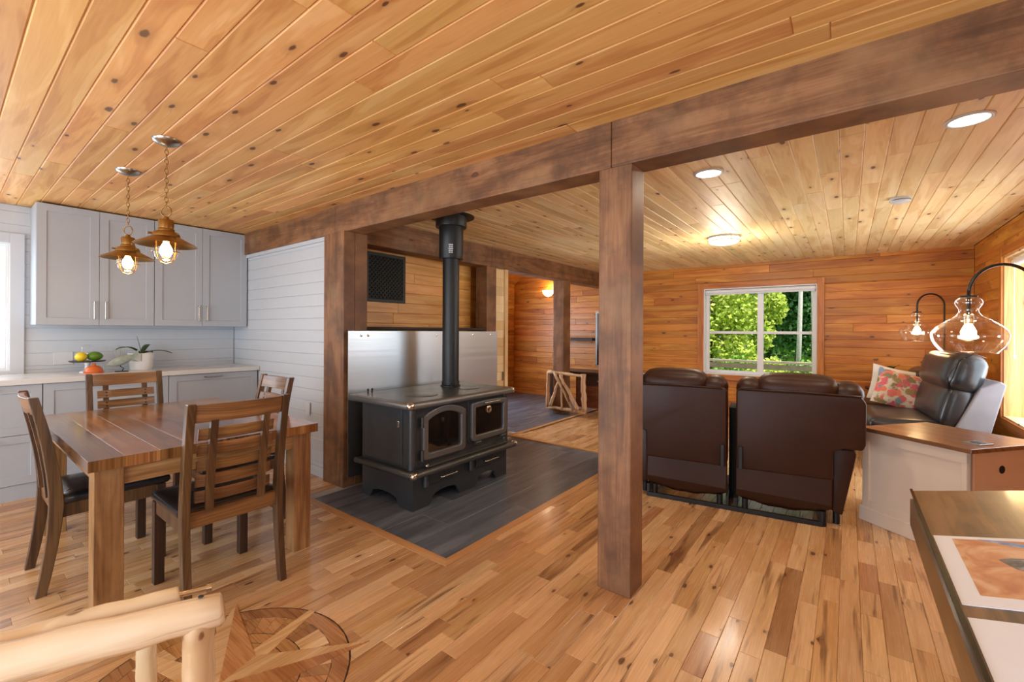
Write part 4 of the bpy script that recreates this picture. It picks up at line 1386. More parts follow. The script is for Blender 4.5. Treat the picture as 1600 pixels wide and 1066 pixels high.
obj('bowl', MB().lathe([(0.001, 0), (0.06, 0.02), (0.105, 0.07), (0.125, 0.13), (0.118, 0.13), (0.0, 0.06)], (-4.93, YB - 0.13, 2.06), 28, cap=False), emit('sconce_glass', (255, 214, 150), 6), so, smooth=True)

l = bpy.data.lights.new('sconce_glow', 'POINT')
l.energy, l.color, l.shadow_soft_size = 9, (1, 0.8, 0.55), 0.06
lo = bpy.data.objects.new('sconce_glow', l)
link(lo, so)
lo.location = (0, -0.12, 0.22)

# ---- brown reclining loveseat, seen from behind (local: x along, y away from the viewer)
sf = thing('reclining_loveseat', 'dark brown leather reclining loveseat turned to the rear window', 'sofa', (-1.30, 3.53, 0), rot=math.radians(8.4), local=True)


def back_panel(x0, x1, mirror):
    # slightly leaning hard back with rounded edges
    prof = [(0.045, 0.30), (0.02, 0.33), (-0.005, 0.60), (-0.015, 0.86), (0.0, 0.925), (0.06, 0.945), (0.16, 0.93), (0.24, 0.60), (0.26, 0.30)]
    m = MB()
    n = len(prof)
    vs = []
    for xx in (x0, x0 + 0.02, x1 - 0.02, x1):
        ins = 0.012 if xx in (x0, x1) else 0.0
        for y_, z in prof:
            vs.append((xx, y_ + ins, z - (ins if z > 0.8 else 0)))
    fs = []
    for i in range(3):
        for k in range(n):
            j = (k + 1) % n
            fs.append((i * n + k, (i + 1) * n + k, (i + 1) * n + j, i * n + j))
    fs += [tuple(range(n)), tuple(3 * n + k for k in range(n))[::-1]]
    return m.add(vs, fs)


def taper(pts_x, z0, z1):
    pass


xa, xb, xm0, xm1 = -0.19, 1.415, 0.583, 0.645
for s0, s1, pil in ((xa, xm0, 0), (xm1, xb, 1)):
    # lower corner next to the arm is cut back so that the arm shows
    if pil:
        po = [(s0, 0.33), (s1 - 0.175, 0.335), (s1 - 0.175, 0.535), (s1 - 0.12, 0.56), (s1 - 0.015, 0.56), (s1, 0.60), (s1, 0.88), (s1 - 0.03, 0.925), (s0 + 0.02, 0.93), (s0, 0.91)]
    else:
        po = [(s0 + 0.175, 0.33), (s1, 0.33), (s1, 0.91), (s1 - 0.02, 0.93), (s0 + 0.03, 0.925), (s0, 0.88), (s0, 0.60), (s0 + 0.015, 0.56), (s0 + 0.12, 0.56), (s0 + 0.175, 0.535)]
    fnb = lambda a, b, d: (a, d + 0.05 * max(0.0, (0.93 - b)) - 0.01, b)
    bp = obj('back_panel', MB().prism(po, fnb, 0.0, 0.20), m_sofa, sf, bev=0.022, seg=4, smooth=True)
    obj('piping', MB().tube([(s0 + 0.02, -0.006, 0.926), ((s0 + s1) / 2, -0.008, 0.933), (s1 - 0.03, -0.006, 0.922)], 0.008, 8), m_sofa, bp, smooth=True)
    wdt = s1 - s0
    hp = MB()
    hp.puff((wdt * 0.66, 0.24, 0.19), ((s0 + s1) / 2 + (0.03 if pil else -0.03) * 0, 0.12, 0.945), rad=0.95, n=10, bulge=(0, 0.1, 0.18))
    obj('head_cushion', hp, m_sofa, sf, smooth=True)
    for e in (-1, 1):
        obj('shoulder_cushion', MB().puff((wdt * 0.24, 0.22, 0.16), ((s0 + s1) / 2 + e * wdt * 0.385, 0.125, 0.925), rad=0.95, n=8, bulge=(0, 0.05, 0.1)), m_sofa, sf, smooth=True)
    # lumbar / front cushion beyond the panel and seat
    obj('back_cushion', MB().puff((wdt * 0.94, 0.24, 0.56), ((s0 + s1) / 2, 0.28, 0.66), rad=0.6, n=8, bulge=(0, 0.2, 0)), m_sofa, sf, smooth=True)
    obj('seat_cushion', MB().puff((wdt * 0.8, 0.62, 0.22), ((s0 + s1) / 2, 0.62, 0.40), rad=0.6, n=8, bulge=(0, 0, 0.12)), m_sofa, sf, smooth=True)
    # lower band and sagging dust cloth
    i0, i1 = (s0 + 0.0, s1 - 0.18) if pil else (s0 + 0.18, s1)
    obj('lower_band', MB().prism([(i0, 0.165), (i1, 0.15), (i1 + 0.003, 0.345), (i0, 0.345)], lambda a, b, d: (a, d + 0.03, b), 0.0, 0.05), m_sofa, sf, bev=0.008)
    vs, fs = [], []
    n = 14
    for i in range(n + 1):
        q = i / n
        xx = i0 + (i1 - i0) * q
        sag = 0.055 * math.sin(PI * q) ** 0.8 + 0.004 * math.sin(q * 23)
        for y_, z in ((0.035, 0.175), (0.045, 0.13 - sag * 0.5), (0.075, 0.115 - sag * 0.85), (0.16, 0.12 - sag * 0.7), (0.5, 0.13)):
            vs.append((xx, y_, z))
    for i in range(n):
        for k in range(4):
            fs.append((i * 5 + k, i * 5 + k + 1, (i + 1) * 5 + k + 1, (i + 1) * 5 + k))
    o = obj('dust_cloth', MB().add(vs, fs), m_sofa, sf, smooth=True)
    # recliner hinge brackets next to the gap
    xx = s0 + 0.03 if pil else s1 - 0.03
    obj('hinge_bracket', box(xx - 0.014, xx + 0.014, -0.006, 0.05, 0.33, 0.50), m_blackmetal, sf, bev=0.004)
    for q in (i0 + 0.06, i1 - 0.05):
        obj('foot', MB().tube([(q, 0.06, 0.0), (q, 0.06, 0.105)], 0.022, 10), m_blackmetal, sf, smooth='auto')
for a, tp in ((1.315, 1), (-0.09, -1)):
    fa = lambda p, q, d: (a + p * tp, d + 0.10, q)
    obj('arm', MB().prism([(-0.078, 0.10), (-0.012, 0.075), (0.048, 0.40), (0.066, 0.51), (0.05, 0.545), (-0.06, 0.545), (-0.078, 0.52)], fa, 0.0, 0.90), m_sofa, sf, bev=0.018, seg=3, smooth=True)
    obj('foot', MB().tube([(a - 0.04 * tp, 0.16, 0), (a - 0.04 * tp, 0.16, 0.10)], 0.022, 10), m_blackmetal, sf, smooth='auto')
obj('base_rail', box(-0.01, 1.185, 0.03, 0.06, 0.0, 0.032).box(-0.01, 1.185, 0.80, 0.83, 0.0, 0.032), m_blackmetal, sf, bev=0.003)
for xx in (0.585, 0.640, 0.0, 1.175):
    obj('mechanism_bar', box(xx - 0.01, xx + 0.01, 0.04, 0.82, 0.02, 0.10), m_blackmetal, sf)
obj('gap_shade_plate', box(0.588, 0.642, 0.22, 0.5, 0.03, 0.75), m_ventdark, sf)  # near-black plate added to give the seat gap its dark shade

# ---- end chest with wood top
chs = thing('storage_chest', 'cream panelled end chest with brown wood top beside the loveseat', 'chest', (0.085, 4.075, 0), rot=math.atan2(-0.40, 0.50), local=True)
W_, D_ = 0.625, 0.62
obj('carcass', box(0.02, W_ - 0.02, 0.02, D_ - 0.02, 0.02, 0.645), m_creamside, chs)
for x0, x1, z0, z1 in ((0, W_, 0.575, 0.645), (0, 0.045, 0.10, 0.58), (W_ - 0.045, W_, 0.10, 0.58), (0.045, W_ - 0.045, 0.10, 0.15)):
    obj('front_rail', box(x0, x1, 0.0, 0.021, z0, z1), m_cream, chs, bev=0.002)
obj('front_panel', box(0.04, W_ - 0.04, 0.012, 0.022, 0.14, 0.585), m_cream, chs)
obj('plinth', box(-0.015, W_ + 0.012, -0.015, D_ + 0.01, 0, 0.105), m_cream, chs, bev=0.006)
sdp = obj('side_panel', box(W_ - 0.021, W_ - 0.004, 0.03, D_ - 0.03, 0.105, 0.643), m_creamside, chs)
obj('cable_hole', MB().lathe([(0.024, 0), (0.024, 0.003)], (W_ - 0.0045, 0.27, 0.53), 20, M=Matrix.Rotation(R90, 3, 'Y')), m_ventdark, sdp)
for yy in (0.02, D_ - 0.02):
    obj('side_stile', box(W_ - 0.02, W_, yy - 0.02, yy + 0.02, 0.105, 0.645), m_cream, chs, bev=0.002)
obj('top', box(-0.012, W_ + 0.015, -0.02, D_ + 0.02, 0.645, 0.672), m_trunktop, chs, bev=0.003)
ca, sa = math.cos(chs.rotation_euler[2]), math.sin(chs.rotation_euler[2])


def chw(x_, y_):
    return (0.085 + x_ * ca - y_ * sa, 4.075 + x_ * sa + y_ * ca)


pw = chw(0.545, 0.20)
pl_ = thing('charging_plate', 'small silver charging plate on the chest top', 'charger', (pw[0], pw[1], 0.672), rot=chs.rotation_euler[2], local=True)
obj('plate', box(-0.045, 0.045, -0.06, 0.06, -0.001, 0.006), m_silver, pl_, bev=0.002)
obj('socket_face', box(-0.022, 0.022, -0.03, 0.03, 0.005, 0.0075), m_screen, pl_)

# ---- dark leather sofa along the right wall (faces -X)
s2 = thing('leather_sofa', 'black leather sofa with grey sides along the right window wall', 'sofa', (0.75, 6.5, 0))
NY, FY = 5.60, 7.42
fyy = lambda a, b, d: (a, d, b)
obj('back_shell', MB().prism([(0.74, 0.40), (0.97, 0.30), (1.10, 0.90), (1.06, 0.93), (0.93, 0.86)], fyy, NY, FY), m_suede, s2, bev=0.015, seg=3)
obj('base', box(0.20, 0.98, NY, FY, 0.06, 0.34), m_sofa2, s2, bev=0.02, seg=3)
for yy in (NY + 0.08, FY - 0.08):
    for xx in (0.26, 0.92):
        obj('foot', box(xx - 0.03, xx + 0.03, yy - 0.03, yy + 0.03, 0, 0.07), m_console, s2)
s2.location = (0.665, 6.5, 0)
s2.rotation_euler = (0, 0, math.radians(5.5))
for k, (q0, q1) in enumerate(((NY + 0.01, NY + 1.09), (NY + 1.10, FY - 0.02))):
    c, sl_ = (q0 + q1) / 2, q1 - q0
    tilt = Matrix.Rotation(math.radians(14), 3, 'Y')
    obj('seat_cushion', MB().puff((0.62, sl_ - 0.02, 0.20), (0.47, c, 0.42), rad=0.7, n=10, bulge=(0, 0, 0.12)), m_sofa2, s2, smooth=True)
    obj('back_cushion', MB().puff((0.20, sl_ - 0.03, 0.40), (0.80, c, 0.66), rad=0.75, n=10, bulge=(0.3, 0, 0), M=tilt), m_sofa2, s2, smooth=True)
    if k == 0:
        hd = obj('head_cushion', MB().puff((0.25, sl_ - 0.0, 0.37), (0.865, c, 0.975), rad=0.8, n=10, bulge=(0.22, 0.05, 0.1), M=tilt), m_sofa2, s2, smooth=True)
        obj('seam', MB().tube([(0.745, NY + 0.06, 0.82), (0.73, NY + 0.035, 0.95), (0.80, NY + 0.03, 1.10), (0.90, NY + 0.03, 1.165), (0.985, NY + 0.05, 1.13)], 0.004, 6), m_screen, hd, smooth=True)
    else:
        obj('head_cushion', MB().puff((0.22, sl_ - 0.03, 0.22), (0.86, c, 0.83), rad=0.8, n=8, bulge=(0.2, 0, 0.1), M=tilt), m_sofa2, s2, smooth=True)


def pillow(name, w_, h_, th, loc, rot, mat, label):
    m = MB()
    n = 14
    for sd_ in (1, -1):
        vs, fs = [], []
        for i in range(n + 1):
            for j in range(n + 1):
                u, v_ = 2 * i / n - 1, 2 * j / n - 1
                k = ((1 - abs(u) ** 2.6) * (1 - abs(v_) ** 2.6)) ** 0.55
                pin = 1 - 0.07 * (1 - u * u) * abs(v_) ** 3 - 0.0
                pin2 = 1 - 0.07 * (1 - v_ * v_) * abs(u) ** 3
                vs.append((u * w_ / 2 * pin2, v_ * h_ / 2 * pin, sd_ * th / 2 * k))
        for i in range(n):
            for j in range(n):
                q = (i * (n + 1) + j, (i + 1) * (n + 1) + j, (i + 1) * (n + 1) + j + 1, i * (n + 1) + j + 1)
                fs.append(q if sd_ > 0 else q[::-1])
        m.add(vs, fs)
    o = obj(name, m, mat, None, smooth=True)
    o.location = loc
    o.rotation_euler = (Matrix.Rotation(rot[2], 3, 'Z') @ Matrix.Rotation(rot[0], 3, 'X') @ Matrix.Rotation(rot[1], 3, 'Z')).to_euler()
    return tag(o, label, 'cushion')


pillow('throw_cushion', 0.47, 0.45, 0.15, (0.47, 6.62, 0.705), (math.radians(64), math.radians(-17), math.radians(12)), m_floral, 'floral throw cushion with pink roses on the black sofa')
pillow('throw_cushion', 0.46, 0.45, 0.13, (0.43, 6.79, 0.735), (math.radians(66), math.radians(-14), math.radians(12)), m_cushw, 'plain white throw cushion tucked behind the floral one')
tb = thing('side_table', 'small dark side table behind the sofa cushions', 'table', (0.35, 7.58, 0))
obj('top', MB().lathe([(0.17, 0.60), (0.17, 0.625)], (0.35, 7.58, 0), 28), m_console, tb, smooth='auto')
obj('stem', MB().lathe([(0.13, 0), (0.13, 0.015), (0.02, 0.03), (0.02, 0.60)], (0.35, 7.58, 0), 20), m_console, tb, smooth='auto')
pp = thing('potted_plant', 'small dark leafy plant peeking over the sofa cushions', 'plant', (0.42, 7.58, 0.625))
obj('pot', MB().lathe([(0.05, 0.625), (0.07, 0.75), (0.062, 0.75), (0.05, 0.73)], (0.42, 7.58, 0), 20), m_ceramic, pp, smooth='auto')
for k in range(13):
    a = k * 2.4
    o = obj('leaf', leaf_geo((0.42, 7.58, 0.74), (0.42 + 0.14 * math.cos(a) * random.uniform(0.5, 1), 7.58 + 0.12 * math.sin(a), 0.82 + random.uniform(0, 0.14)), 0.055, 0.05, n=5), m_leaf, pp, smooth=True)


# ---- arc floor lamps with seeded glass jugs
def arc_lamp(gx, gy, gz, dirv, reach, label, rise=0.17):
    """gz = top of glass; arm arcs along dirv to the pole"""
    d_ = Vector((dirv[0], dirv[1], 0)).normalized()
    base = Vector((gx, gy, 0)) + d_ * reach
    t = thing('arc_floor_lamp', label, 'floor lamp', tuple(base), 'arc lamps with glass jug shades')
    pts = []
    topz = gz + rise
    n = 18
    pts.append((gx, gy, gz - 0.11))
    pts.append((gx, gy, gz + 0.02))
    cz = topz - reach / 2 * 0.85
    for i in range(n + 1):
        a = PI - PI * i / n
        p = Vector((gx, gy, 0)) + d_ * (reach / 2 + reach / 2 * math.cos(a))
        pts.append((p.x, p.y, cz + (topz - cz) * math.sin(a)))
    pts.append((base.x, base.y, cz - 0.3))
    pts.append((base.x, base.y, 0.02))
    obj('pole', MB().tube(pts, 0.0095, 10), m_blackmetal, t, smooth=True)
    obj('base', MB().lathe([(0.14, 0), (0.14, 0.018), (0.03, 0.028), (0.014, 0.045)], (base.x, base.y, 0), 32), m_blackmetal, t, smooth='auto')
    Q = (gx, gy, gz)
    obj('glass_cap', MB().lathe([(0.040, -0.002), (0.042, 0.006), (0.012, 0.012)], Q, 24), m_blackmetal, t, smooth='auto')
    obj('glass_shade', MB().lathe([(0.036, 0.0), (0.05, -0.01), (0.061, -0.024), (0.064, -0.040), (0.055, -0.060), (0.044, -0.078), (0.047, -0.098), (0.06, -0.118), (0.085, -0.136), (0.104, -0.146), (0.103, -0.150),
                                   (0.125, -0.163), (0.152, -0.188), (0.170, -0.214), (0.177, -0.240), (0.172, -0.272), (0.155, -0.310), (0.128, -0.346)], Q, 48, cap=False), m_seed, t, smooth=True)
    obj('rim', MB().tube([(gx + 0.128 * math.cos(2 * PI * k / 40), gy + 0.128 * math.sin(2 * PI * k / 40), gz - 0.346) for k in range(40)], 0.0025, 6, closed=True), m_seed, t, smooth=True)
    obj('socket', MB().lathe([(0.006, -0.11), (0.024, -0.114), (0.024, -0.168), (0.014, -0.17)], Q, 16), m_satin, t, smooth='auto')
    obj('bulb', MB().lathe([(0.014, -0.166), (0.026, -0.19), (0.037, -0.218), (0.034, -0.244), (0.018, -0.262), (0.001, -0.266)], Q, 18, cap=False), m_bulb2, t, smooth=True)
    l = bpy.data.lights.new('lamp_glow', 'POINT')
    l.energy, l.color, l.shadow_soft_size = 9, (1, 0.72, 0.4), 0.05
    lo = bpy.data.objects.new('lamp_glow', l)
    link(lo, t)
    lo.location = Vector((gx, gy, gz - 0.225)) - base
    return t


arc_lamp(0.598, 3.92, 1.578, (0.8, 0.6), 0.44, 'arc floor lamp with large seeded glass jug above the cream chest', rise=0.205)
arc_lamp(0.66, 7.18, 1.60, (0.79, 0.61), 0.33, 'arc floor lamp with glass jug in the corner beyond the black sofa', rise=0.225)


# ---- ceiling lights
def downlight(x_, y_, label):
    t = thing('recessed_light', label, 'ceiling light', (x_, y_, ZC - 0.01), 'recessed lights in the living ceiling')
    obj('trim_ring', MB().lathe([(0.074, ZC - 0.003), (0.078, ZC - 0.009), (0.094, ZC - 0.006), (0.095, ZC + 0.002), (0.074, ZC + 0.002)], (x_, y_, 0), 36, cap=False), m_plastic, t, smooth=True)
    obj('lens', MB().lathe([(0.076, ZC - 0.002), (0.076, ZC - 0.005)], (x_, y_, 0), 32), m_led, t)
    l = bpy.data.lights.new('downlight_beam', 'AREA')
    l.shape, l.size, l.energy, l.color = 'DISK', 0.14, 12, (1, 0.86, 0.68)
    lo = bpy.data.objects.new('downlight_beam', l)
    link(lo, t)
    lo.location = (0, 0, -0.012)


downlight(-0.765, 3.21, 'round recessed ceiling light near the free-standing post')
downlight(0.485, 3.185, 'round recessed ceiling light near the right wall')
dm = thing('dome_light', 'flush dome ceiling light with brass bands', 'ceiling light', (-1.135, 5.47, ZC - 0.1))
Q = (-1.135, 5.47, 0)
obj('pan', MB().lathe([(0.165, ZC + 0.002), (0.17, ZC - 0.012)], Q, 40), m_plastic, dm, smooth='auto')
obj('diffuser', MB().lathe([(0.163, ZC - 0.01), (0.163, ZC - 0.05), (0.14, ZC - 0.072), (0.09, ZC - 0.085), (0.001, ZC - 0.09)], Q, 40, cap=False), m_dome, dm, smooth=True)
for zz in (ZC - 0.014, ZC - 0.052):
    obj('brass_band', MB().tube([(Q[0] + 0.167 * math.cos(2 * PI * k / 40), Q[1] + 0.167 * math.sin(2 * PI * k / 40), zz) for k in range(40)], 0.004, 6, closed=True), m_brass, dm, smooth=True)
for k in range(3):
    a = k * 2 * PI / 3 - 0.9
    obj('band_post', MB().tube([(Q[0] + 0.167 * math.cos(a), Q[1] + 0.167 * math.sin(a), ZC - 0.01), (Q[0] + 0.167 * math.cos(a), Q[1] + 0.167 * math.sin(a), ZC - 0.055)], 0.004, 6), m_brass, dm)
l = bpy.data.lights.new('dome_glow', 'POINT')
l.energy, l.color, l.shadow_soft_size = 30, (1, 0.9, 0.74), 0.17
lo = bpy.data.objects.new('dome_glow', l)
link(lo, dm)
lo.location = (0, 0, -0.24)
sdt = thing('smoke_detector', 'white round smoke detector on the living room ceiling', 'smoke detector', (0.33, 4.72, ZC - 0.04))
obj('housing', MB().lathe([(0.066, ZC + 0.002), (0.068, ZC - 0.01), (0.064, ZC - 0.03), (0.05, ZC - 0.038)], (0.33, 4.72, 0), 32), m_plastic, sdt, smooth='auto')
obj('vent_ring', MB().lathe([(0.067, ZC - 0.018), (0.0685, ZC - 0.02), (0.067, ZC - 0.024)], (0.33, 4.72, 0), 32, cap=False), m_irontrim, sdt, smooth='auto')

# ---- sloped display desk
PHI = math.atan(0.225)
DX, DZ, DY0, DY1 = 0.192, 0.762, 0.20, 2.212
dk = thing('display_desk', 'dark walnut sloping display desk with raised lip', 'desk', (0.6, 1.2, 0))
tcos, tsin = math.cos(PHI), math.sin(PHI)


def dsk(a, b, n_):
    """a = up the slope, b = along Y, n = out of the surface"""
    return (DX + a * tcos - n_ * tsin, b, DZ + a * tsin + n_ * tcos)


SLEN = 0.86
nb = 3
for k in range(nb):
    a0, a1 = SLEN * k / nb, SLEN * (k + 1) / nb
    v, f = board_geo(a0 + 0.0004, a1 - 0.0004, DY0, DY1, 0.03, 0.001, lambda a, b, n_: dsk(a, b, n_ - 0.03))
    obj('top_board', MB().add(v, f + [(3, 2, 1, 0)], random.uniform(0.05, 1)), m_desk, dk)
obj('lip', MB().prism([(-0.006, -0.032), (0.002, -0.032), (0.002, 0.007), (-0.006, 0.007)], lambda a, b, d: dsk(a, d, b), DY0, DY1), m_screen, dk)
obj('apron', box(DX - 0.006, DX + 0.02, DY0 + 0.02, DY1 - 0.004, DZ - 0.125, DZ - 0.03), m_desk, dk)
obj('apron', MB().prism([(DX + 0.02, DZ - 0.125), (DX + SLEN * tcos - 0.03, DZ - 0.125), (DX + SLEN * tcos - 0.03, DZ + SLEN * tsin - 0.035), (DX + 0.02, DZ - 0.03)], lambda a, b, d: (a, d, b), DY1 - 0.035, DY1 - 0.012), m_desk, dk)
obj('apron', MB().prism([(DX + 0.02, DZ - 0.125), (DX + SLEN * tcos - 0.03, DZ - 0.125), (DX + SLEN * tcos - 0.03, DZ + SLEN * tsin - 0.035), (DX + 0.02, DZ - 0.03)], lambda a, b, d: (a, d, b), DY0 + 0.02, DY0 + 0.045), m_desk, dk)
for xx, zt in ((DX + 0.25, DZ - 0.0), (DX + SLEN * tcos - 0.07, DZ + 0.10)):
    for yy in (DY0 + 0.07, DY1 - 0.07):
        obj('leg', box(xx - 0.035, xx + 0.035, yy - 0.035, yy + 0.035, 0, zt), m_desk, dk, bev=0.003)


def printed(label, y0, y1, a1, art, mg, extra):
    t = thing('art_print', label, 'print', dsk(0.3, (y0 + y1) / 2, 0.002), 'prints on the display desk')
    fnp = lambda a, b, d: dsk(a, b, d)
    obj('paper', MB().prism([(0.006, y0), (a1, y0), (a1, y1), (0.006, y1)], fnp, 0.0005, 0.0022), m_paper, t)
    im = obj('image', MB().prism([(mg, y0 + mg * 1.15), (a1 - mg, y0 + mg * 1.15), (a1 - mg, y1 - mg * 0.5), (mg, y1 - mg * 0.5)], fnp, 0.002, 0.0027), art, t)
    for nm, poly, mat in extra:
        obj(nm, MB().prism(poly, fnp, 0.0025, 0.0031), mat, im)


printed('large tan colour print with white border on the sloping desk', 1.345, 1.752, 0.60, m_art1, 0.043,
        [('dark_shape', [(0.11, 1.60), (0.13, 1.615), (0.20, 1.612), (0.28, 1.60), (0.34, 1.57), (0.34, 1.50), (0.26, 1.485), (0.19, 1.50), (0.13, 1.55)], m_artdark),
         ('blue_strap', [(0.095, 1.731), (0.12, 1.731), (0.30, 1.66), (0.42, 1.625), (0.42, 1.60), (0.29, 1.64), (0.16, 1.69)], m_artblue)])
printed('black and white print with wide white border on the sloping desk', 0.78, 1.29, 0.60, m_art2, 0.085, [])

# ---- log rail bench in the foreground
lg = thing('log_bench', 'peeled log bench frame with a steel bolt beside the floor medallion', 'bench', (-1.72, 0.2, 0))
A_, B_ = Vector((-1.60, 0.565, 0.452)), Vector((-1.935, -0.30, 0.452))
dv = (B_ - A_).normalized()


def logmesh(a, b, r0, r1, seed, n=14, seg=18, bow=0.0):
    rn = random.Random(seed)
    a, b = Vector(a), Vector(b)
    d_ = (b - a).normalized()
    s_ = d_.cross(Vector((0, 0, 1))).normalized()
    pts = [a + d_ * 0.0]
    rad = [r0 * 0.86]
    for i in range(n + 1):
        q = i / n
        pts.append(a + (b - a) * (0.01 + 0.98 * q) + s_ * bow * math.sin(PI * q) + Vector((0, 0, rn.uniform(-.003, .003))))
        rad.append((r0 + (r1 - r0) * q) * rn.uniform(0.975, 1.03))
    pts.append(b)
    rad.append(r1 * 0.86)
    return MB().tube(pts, rad, seg)


def logobj(name, a, b, r0, r1, seed, **k):
    """log with local x along the grain so the wood follows it"""
    a, b = Vector(a), Vector(b)
    L = (b - a).length
    o = obj(name, logmesh((0, 0, 0), (L, 0, 0), r0, r1, seed, **k), m_log, None, smooth=True)
    o.parent = lg
    o.location = a - Vector(ORG[lg])
    o.rotation_mode = 'QUATERNION'
    o.rotation_quaternion = Vector((1, 0, 0)).rotation_difference((b - a).normalized())
    return o


logobj('rail', A_, B_, 0.048, 0.064, 3, bow=0.008)
P2a = Vector((-1.752, 0.49, 0.472))
P2b = P2a + Vector((-0.25, -0.80, 0.0))
logobj('back_rail', P2a, P2b, 0.03, 0.034, 4)
bt = obj('bolt', MB().tube([P2a + dv * 0.01, P2a - dv * 0.075], 0.009, 12).tube([P2a - dv * 0.073, P2a - dv * 0.088], 0.015, 12), m_nickel, lg, smooth='auto')
for q, ln in ((0.07, 0.452), (0.62, 0.452)):
    p = A_ + (B_ - A_) * q
    logobj('post', (p.x, p.y, 0.0), (p.x, p.y, 0.44), 0.045, 0.042, 5 + int(q * 10))
    p2 = P2a + (P2b - P2a) * (q + 0.03)
    logobj('post', (p2.x, p2.y, 0.0), (p2.x, p2.y, 0.44), 0.028, 0.026, 15 + int(q * 10))
    logobj('stretcher', (p.x, p.y, 0.16), (p2.x, p2.y, 0.16), 0.022, 0.022, 25 + int(q * 10), n=6)
obj('plug', MB().lathe([(0.008, 0), (0.007, 0.003)], A_ + dv * 0.06 + Vector((0.0, 0.0, 0.053)), 12), m_blackmetal, lg)

# ================================================================ OUTDOORS
struct('ground', MB().box(-40, 40, 8.2, 60, -0.75, -0.55), m_grass)
dr2 = thing('deck_rail', 'weathered wooden deck railing outside the rear window', 'railing', (-2, 9.7, 0))
for z0, z1, yy in ((0.76, 0.80, 9.62), (0.63, 0.73, 9.72), (0.47, 0.55, 9.72)):
    obj('rail', box(-6.0, 3.0, yy, yy + (0.14 if z0 == 0.76 else 0.04), z0, z1), m_deckwood, dr2)
for xx in (-5.6, -3.4, 0.6, 2.6):
    obj('post', box(xx - 0.05, xx + 0.05, 9.76, 9.86, -0.56, 0.76), m_deckwood, dr2)


def leaves(blobs, count, size, rn):
    """leaf quads scattered in the outer shell of ellipsoid blobs"""
    vs, fs, rs = [], [], []
    tot = sum(b[3] * b[4] * b[5] for b in blobs)
    for cx, cy, cz, rx, ry, rz in blobs:
        for _ in range(int(count * rx * ry * rz / tot)):
            while True:
                p = Vector((rn.uniform(-1, 1), rn.uniform(-1, 1), rn.uniform(-1, 1)))
                if 0.2 < p.length < 1:
                    break
            p = p * (0.75 + 0.25 * rn.random())
            c = Vector((cx + p.x * rx, cy + p.y * ry, cz + p.z * rz))
            n_ = Vector((rn.gauss(0, 1), rn.gauss(-0.5, 1), rn.gauss(0.9, 1))).normalized()
            t_ = n_.orthogonal().normalized()
            t_.rotate(Matrix.Rotation(rn.uniform(0, 6.28), 3, n_))
            b_ = n_.cross(t_)
            s_ = size * rn.uniform(0.6, 1.3)
            o = len(vs)
            vs += [tuple(c - t_ * s_), tuple(c - b_ * s_ * 0.55), tuple(c + t_ * s_), tuple(c + b_ * s_ * 0.55)]
            fs.append((o, o + 1, o + 2, o + 3))
    m = MB()
    m.v, m.f, m.r = vs, fs, [0.0] * len(vs)
    return m


rn = random.Random(11)


def tree(name, label, x_, y_, h, blobs, mat, count, size, trunk_r, tmat, cat='tree', group=None):
    t = thing(name, label, cat, (x_, y_, -0.55), group)
    if trunk_r:
        obj('trunk', MB().tube([(x_, y_, -0.6), (x_ + rn.uniform(-.1, .1), y_, h * 0.3), (x_ + rn.uniform(-.25, .25), y_, h)], [trunk_r, trunk_r * 0.85, trunk_r * 0.55], 10), tmat, t, smooth=True)
    tag(obj('foliage', leaves([(x_ + a, y_ + b, c, d_, e, f_) for a, b, c, d_, e, f_ in blobs], count, size, rn), mat, t), kind='stuff')
    return t


GT = 'woodland outside the rear window'
tree('leafy_tree', 'bright yellow-green young maple outside the left window sash', -3.05, 13.2, 3.5, [(-0.3, 0, 1.3, 0.75, 0.6, 0.9), (0.5, 0.2, 1.9, 0.8, 0.6, 0.9), (-0.5, 0.3, 2.5, 0.8, 0.6, 0.8), (0.6, 0, 0.8, 0.6, 0.5, 0.6)], m_l1, 5200, 0.075, 0.05, m_trunkbark, group=GT)
tree('leafy_tree', 'bright maple sapling seen through the middle of the rear window', -1.95, 15.0, 3.2, [(-0.2, 0, 1.4, 0.5, 0.5, 0.8), (0.1, 0.2, 2.1, 0.5, 0.5, 0.6)], m_l1, 2400, 0.075, 0.04, m_trunkbark, group=GT)
tree('dense_tree', 'dark green tree behind the right window sash', -1.35, 16.8, 5.5, [(0, 0, 1.7, 1.0, 0.7, 1.2), (-0.5, 0.3, 3.0, 1.0, 0.8, 1.0), (0.6, 0.2, 2.6, 0.9, 0.8, 1.0)], m_l3, 6000, 0.09, 0.07, m_trunkbark, group=GT)
tree('dense_tree', 'mid green broadleaf tree at the wood edge', -4.2, 19.2, 6, [(0, 0, 2.2, 1.4, 1, 1.6), (0.9, 0.4, 3.4, 1.3, 1, 1.2), (-1.0, 0, 3.2, 1.2, 1, 1.4)], m_l2, 7000, 0.095, 0.09, m_trunkbark, group=GT)
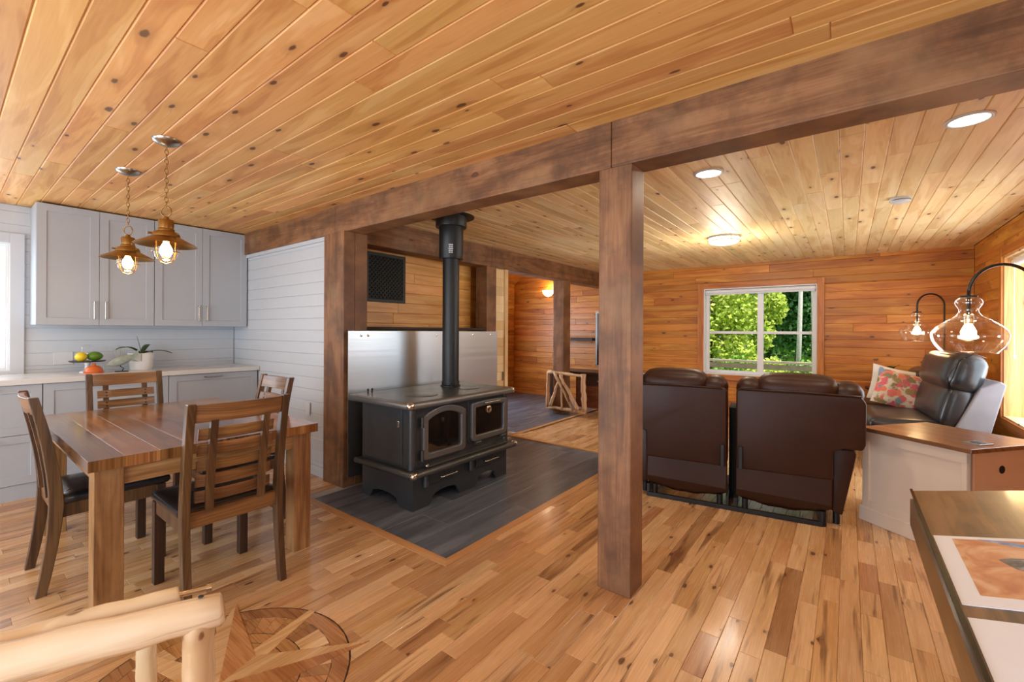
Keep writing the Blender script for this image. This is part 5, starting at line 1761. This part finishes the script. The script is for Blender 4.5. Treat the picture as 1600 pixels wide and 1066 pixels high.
for x_, y_, lean, lab in ((-3.35, 15.2, 0.35, 'leaning white birch trunk behind the young maple'), (-1.05, 13.6, 0.12, 'slender white birch trunk behind the right window sash, tilted'), (-0.78, 15.9, -0.1, 'straight white birch trunk close to the window frame')):
    t = thing('birch_tree', lab, 'tree', (x_, y_, -0.55), GT)
    obj('trunk', MB().tube([(x_, y_, -0.6), (x_ + lean * 0.4, y_, 1.4), (x_ + lean, y_, 4.6)], [0.065, 0.055, 0.035], 10), m_birch, t, smooth=True)
    tag(obj('foliage', leaves([(x_ + lean, y_, 4.4, 0.9, 0.8, 0.9)], 900, 0.08, rn), m_l2, t), kind='stuff')
for x_, y_, s_, mt, lab in ((-3.4, 11.2, 0.5, m_l1, 'low bright bush just beyond the deck rail at the left'), (-2.45, 12.3, 0.5, m_l2, 'leafy green bush beyond the deck rail'), (-1.55, 11.2, 0.55, m_l1, 'pale green bush beyond the deck rail by the mullion'),
                            (-0.75, 12.5, 0.6, m_l2, 'rounded green bush beyond the deck rail at the right'), (0.3, 11.3, 0.6, m_l2, 'green bush past the right edge of the rear window')):
    tree('bush', lab, x_, y_, 0.5, [(0, 0, 0.15, s_, s_ * 0.8, s_ * 0.95), (s_ * 0.4, 0.2, 0.5, s_ * 0.6, s_ * 0.6, s_ * 0.6)], mt, 1900, 0.055, 0, None, 'bush', GT)
FL = ['pale green forest tree behind the broadleaf tree, end of the row', 'dark green forest tree next to the end of the row', 'pale green forest tree behind the mid green broadleaf tree',
      'dark green forest tree behind the young maple', 'pale green forest tree behind the dark tree', 'dark green forest tree behind the birch pair', 'pale green forest tree past the birch pair']
for i, (x_, y_) in enumerate(((-9.5, 22), (-7.2, 25.5), (-5.4, 22.2), (-3.2, 25.5), (-1.2, 21.5), (1.0, 25), (3.2, 21.5))):
    tree('forest_tree', FL[i], x_, y_, 7, [(0, 0, 1.2, 1.6, 1, 1.8), (0.4, 0, 3.6, 1.6, 1.1, 1.8), (-0.4, 0.3, 5.4, 1.4, 1, 1.4)], m_l3 if i % 2 else m_l2, 4200, 0.13, 0.12, m_trunkbark, group='background forest row')
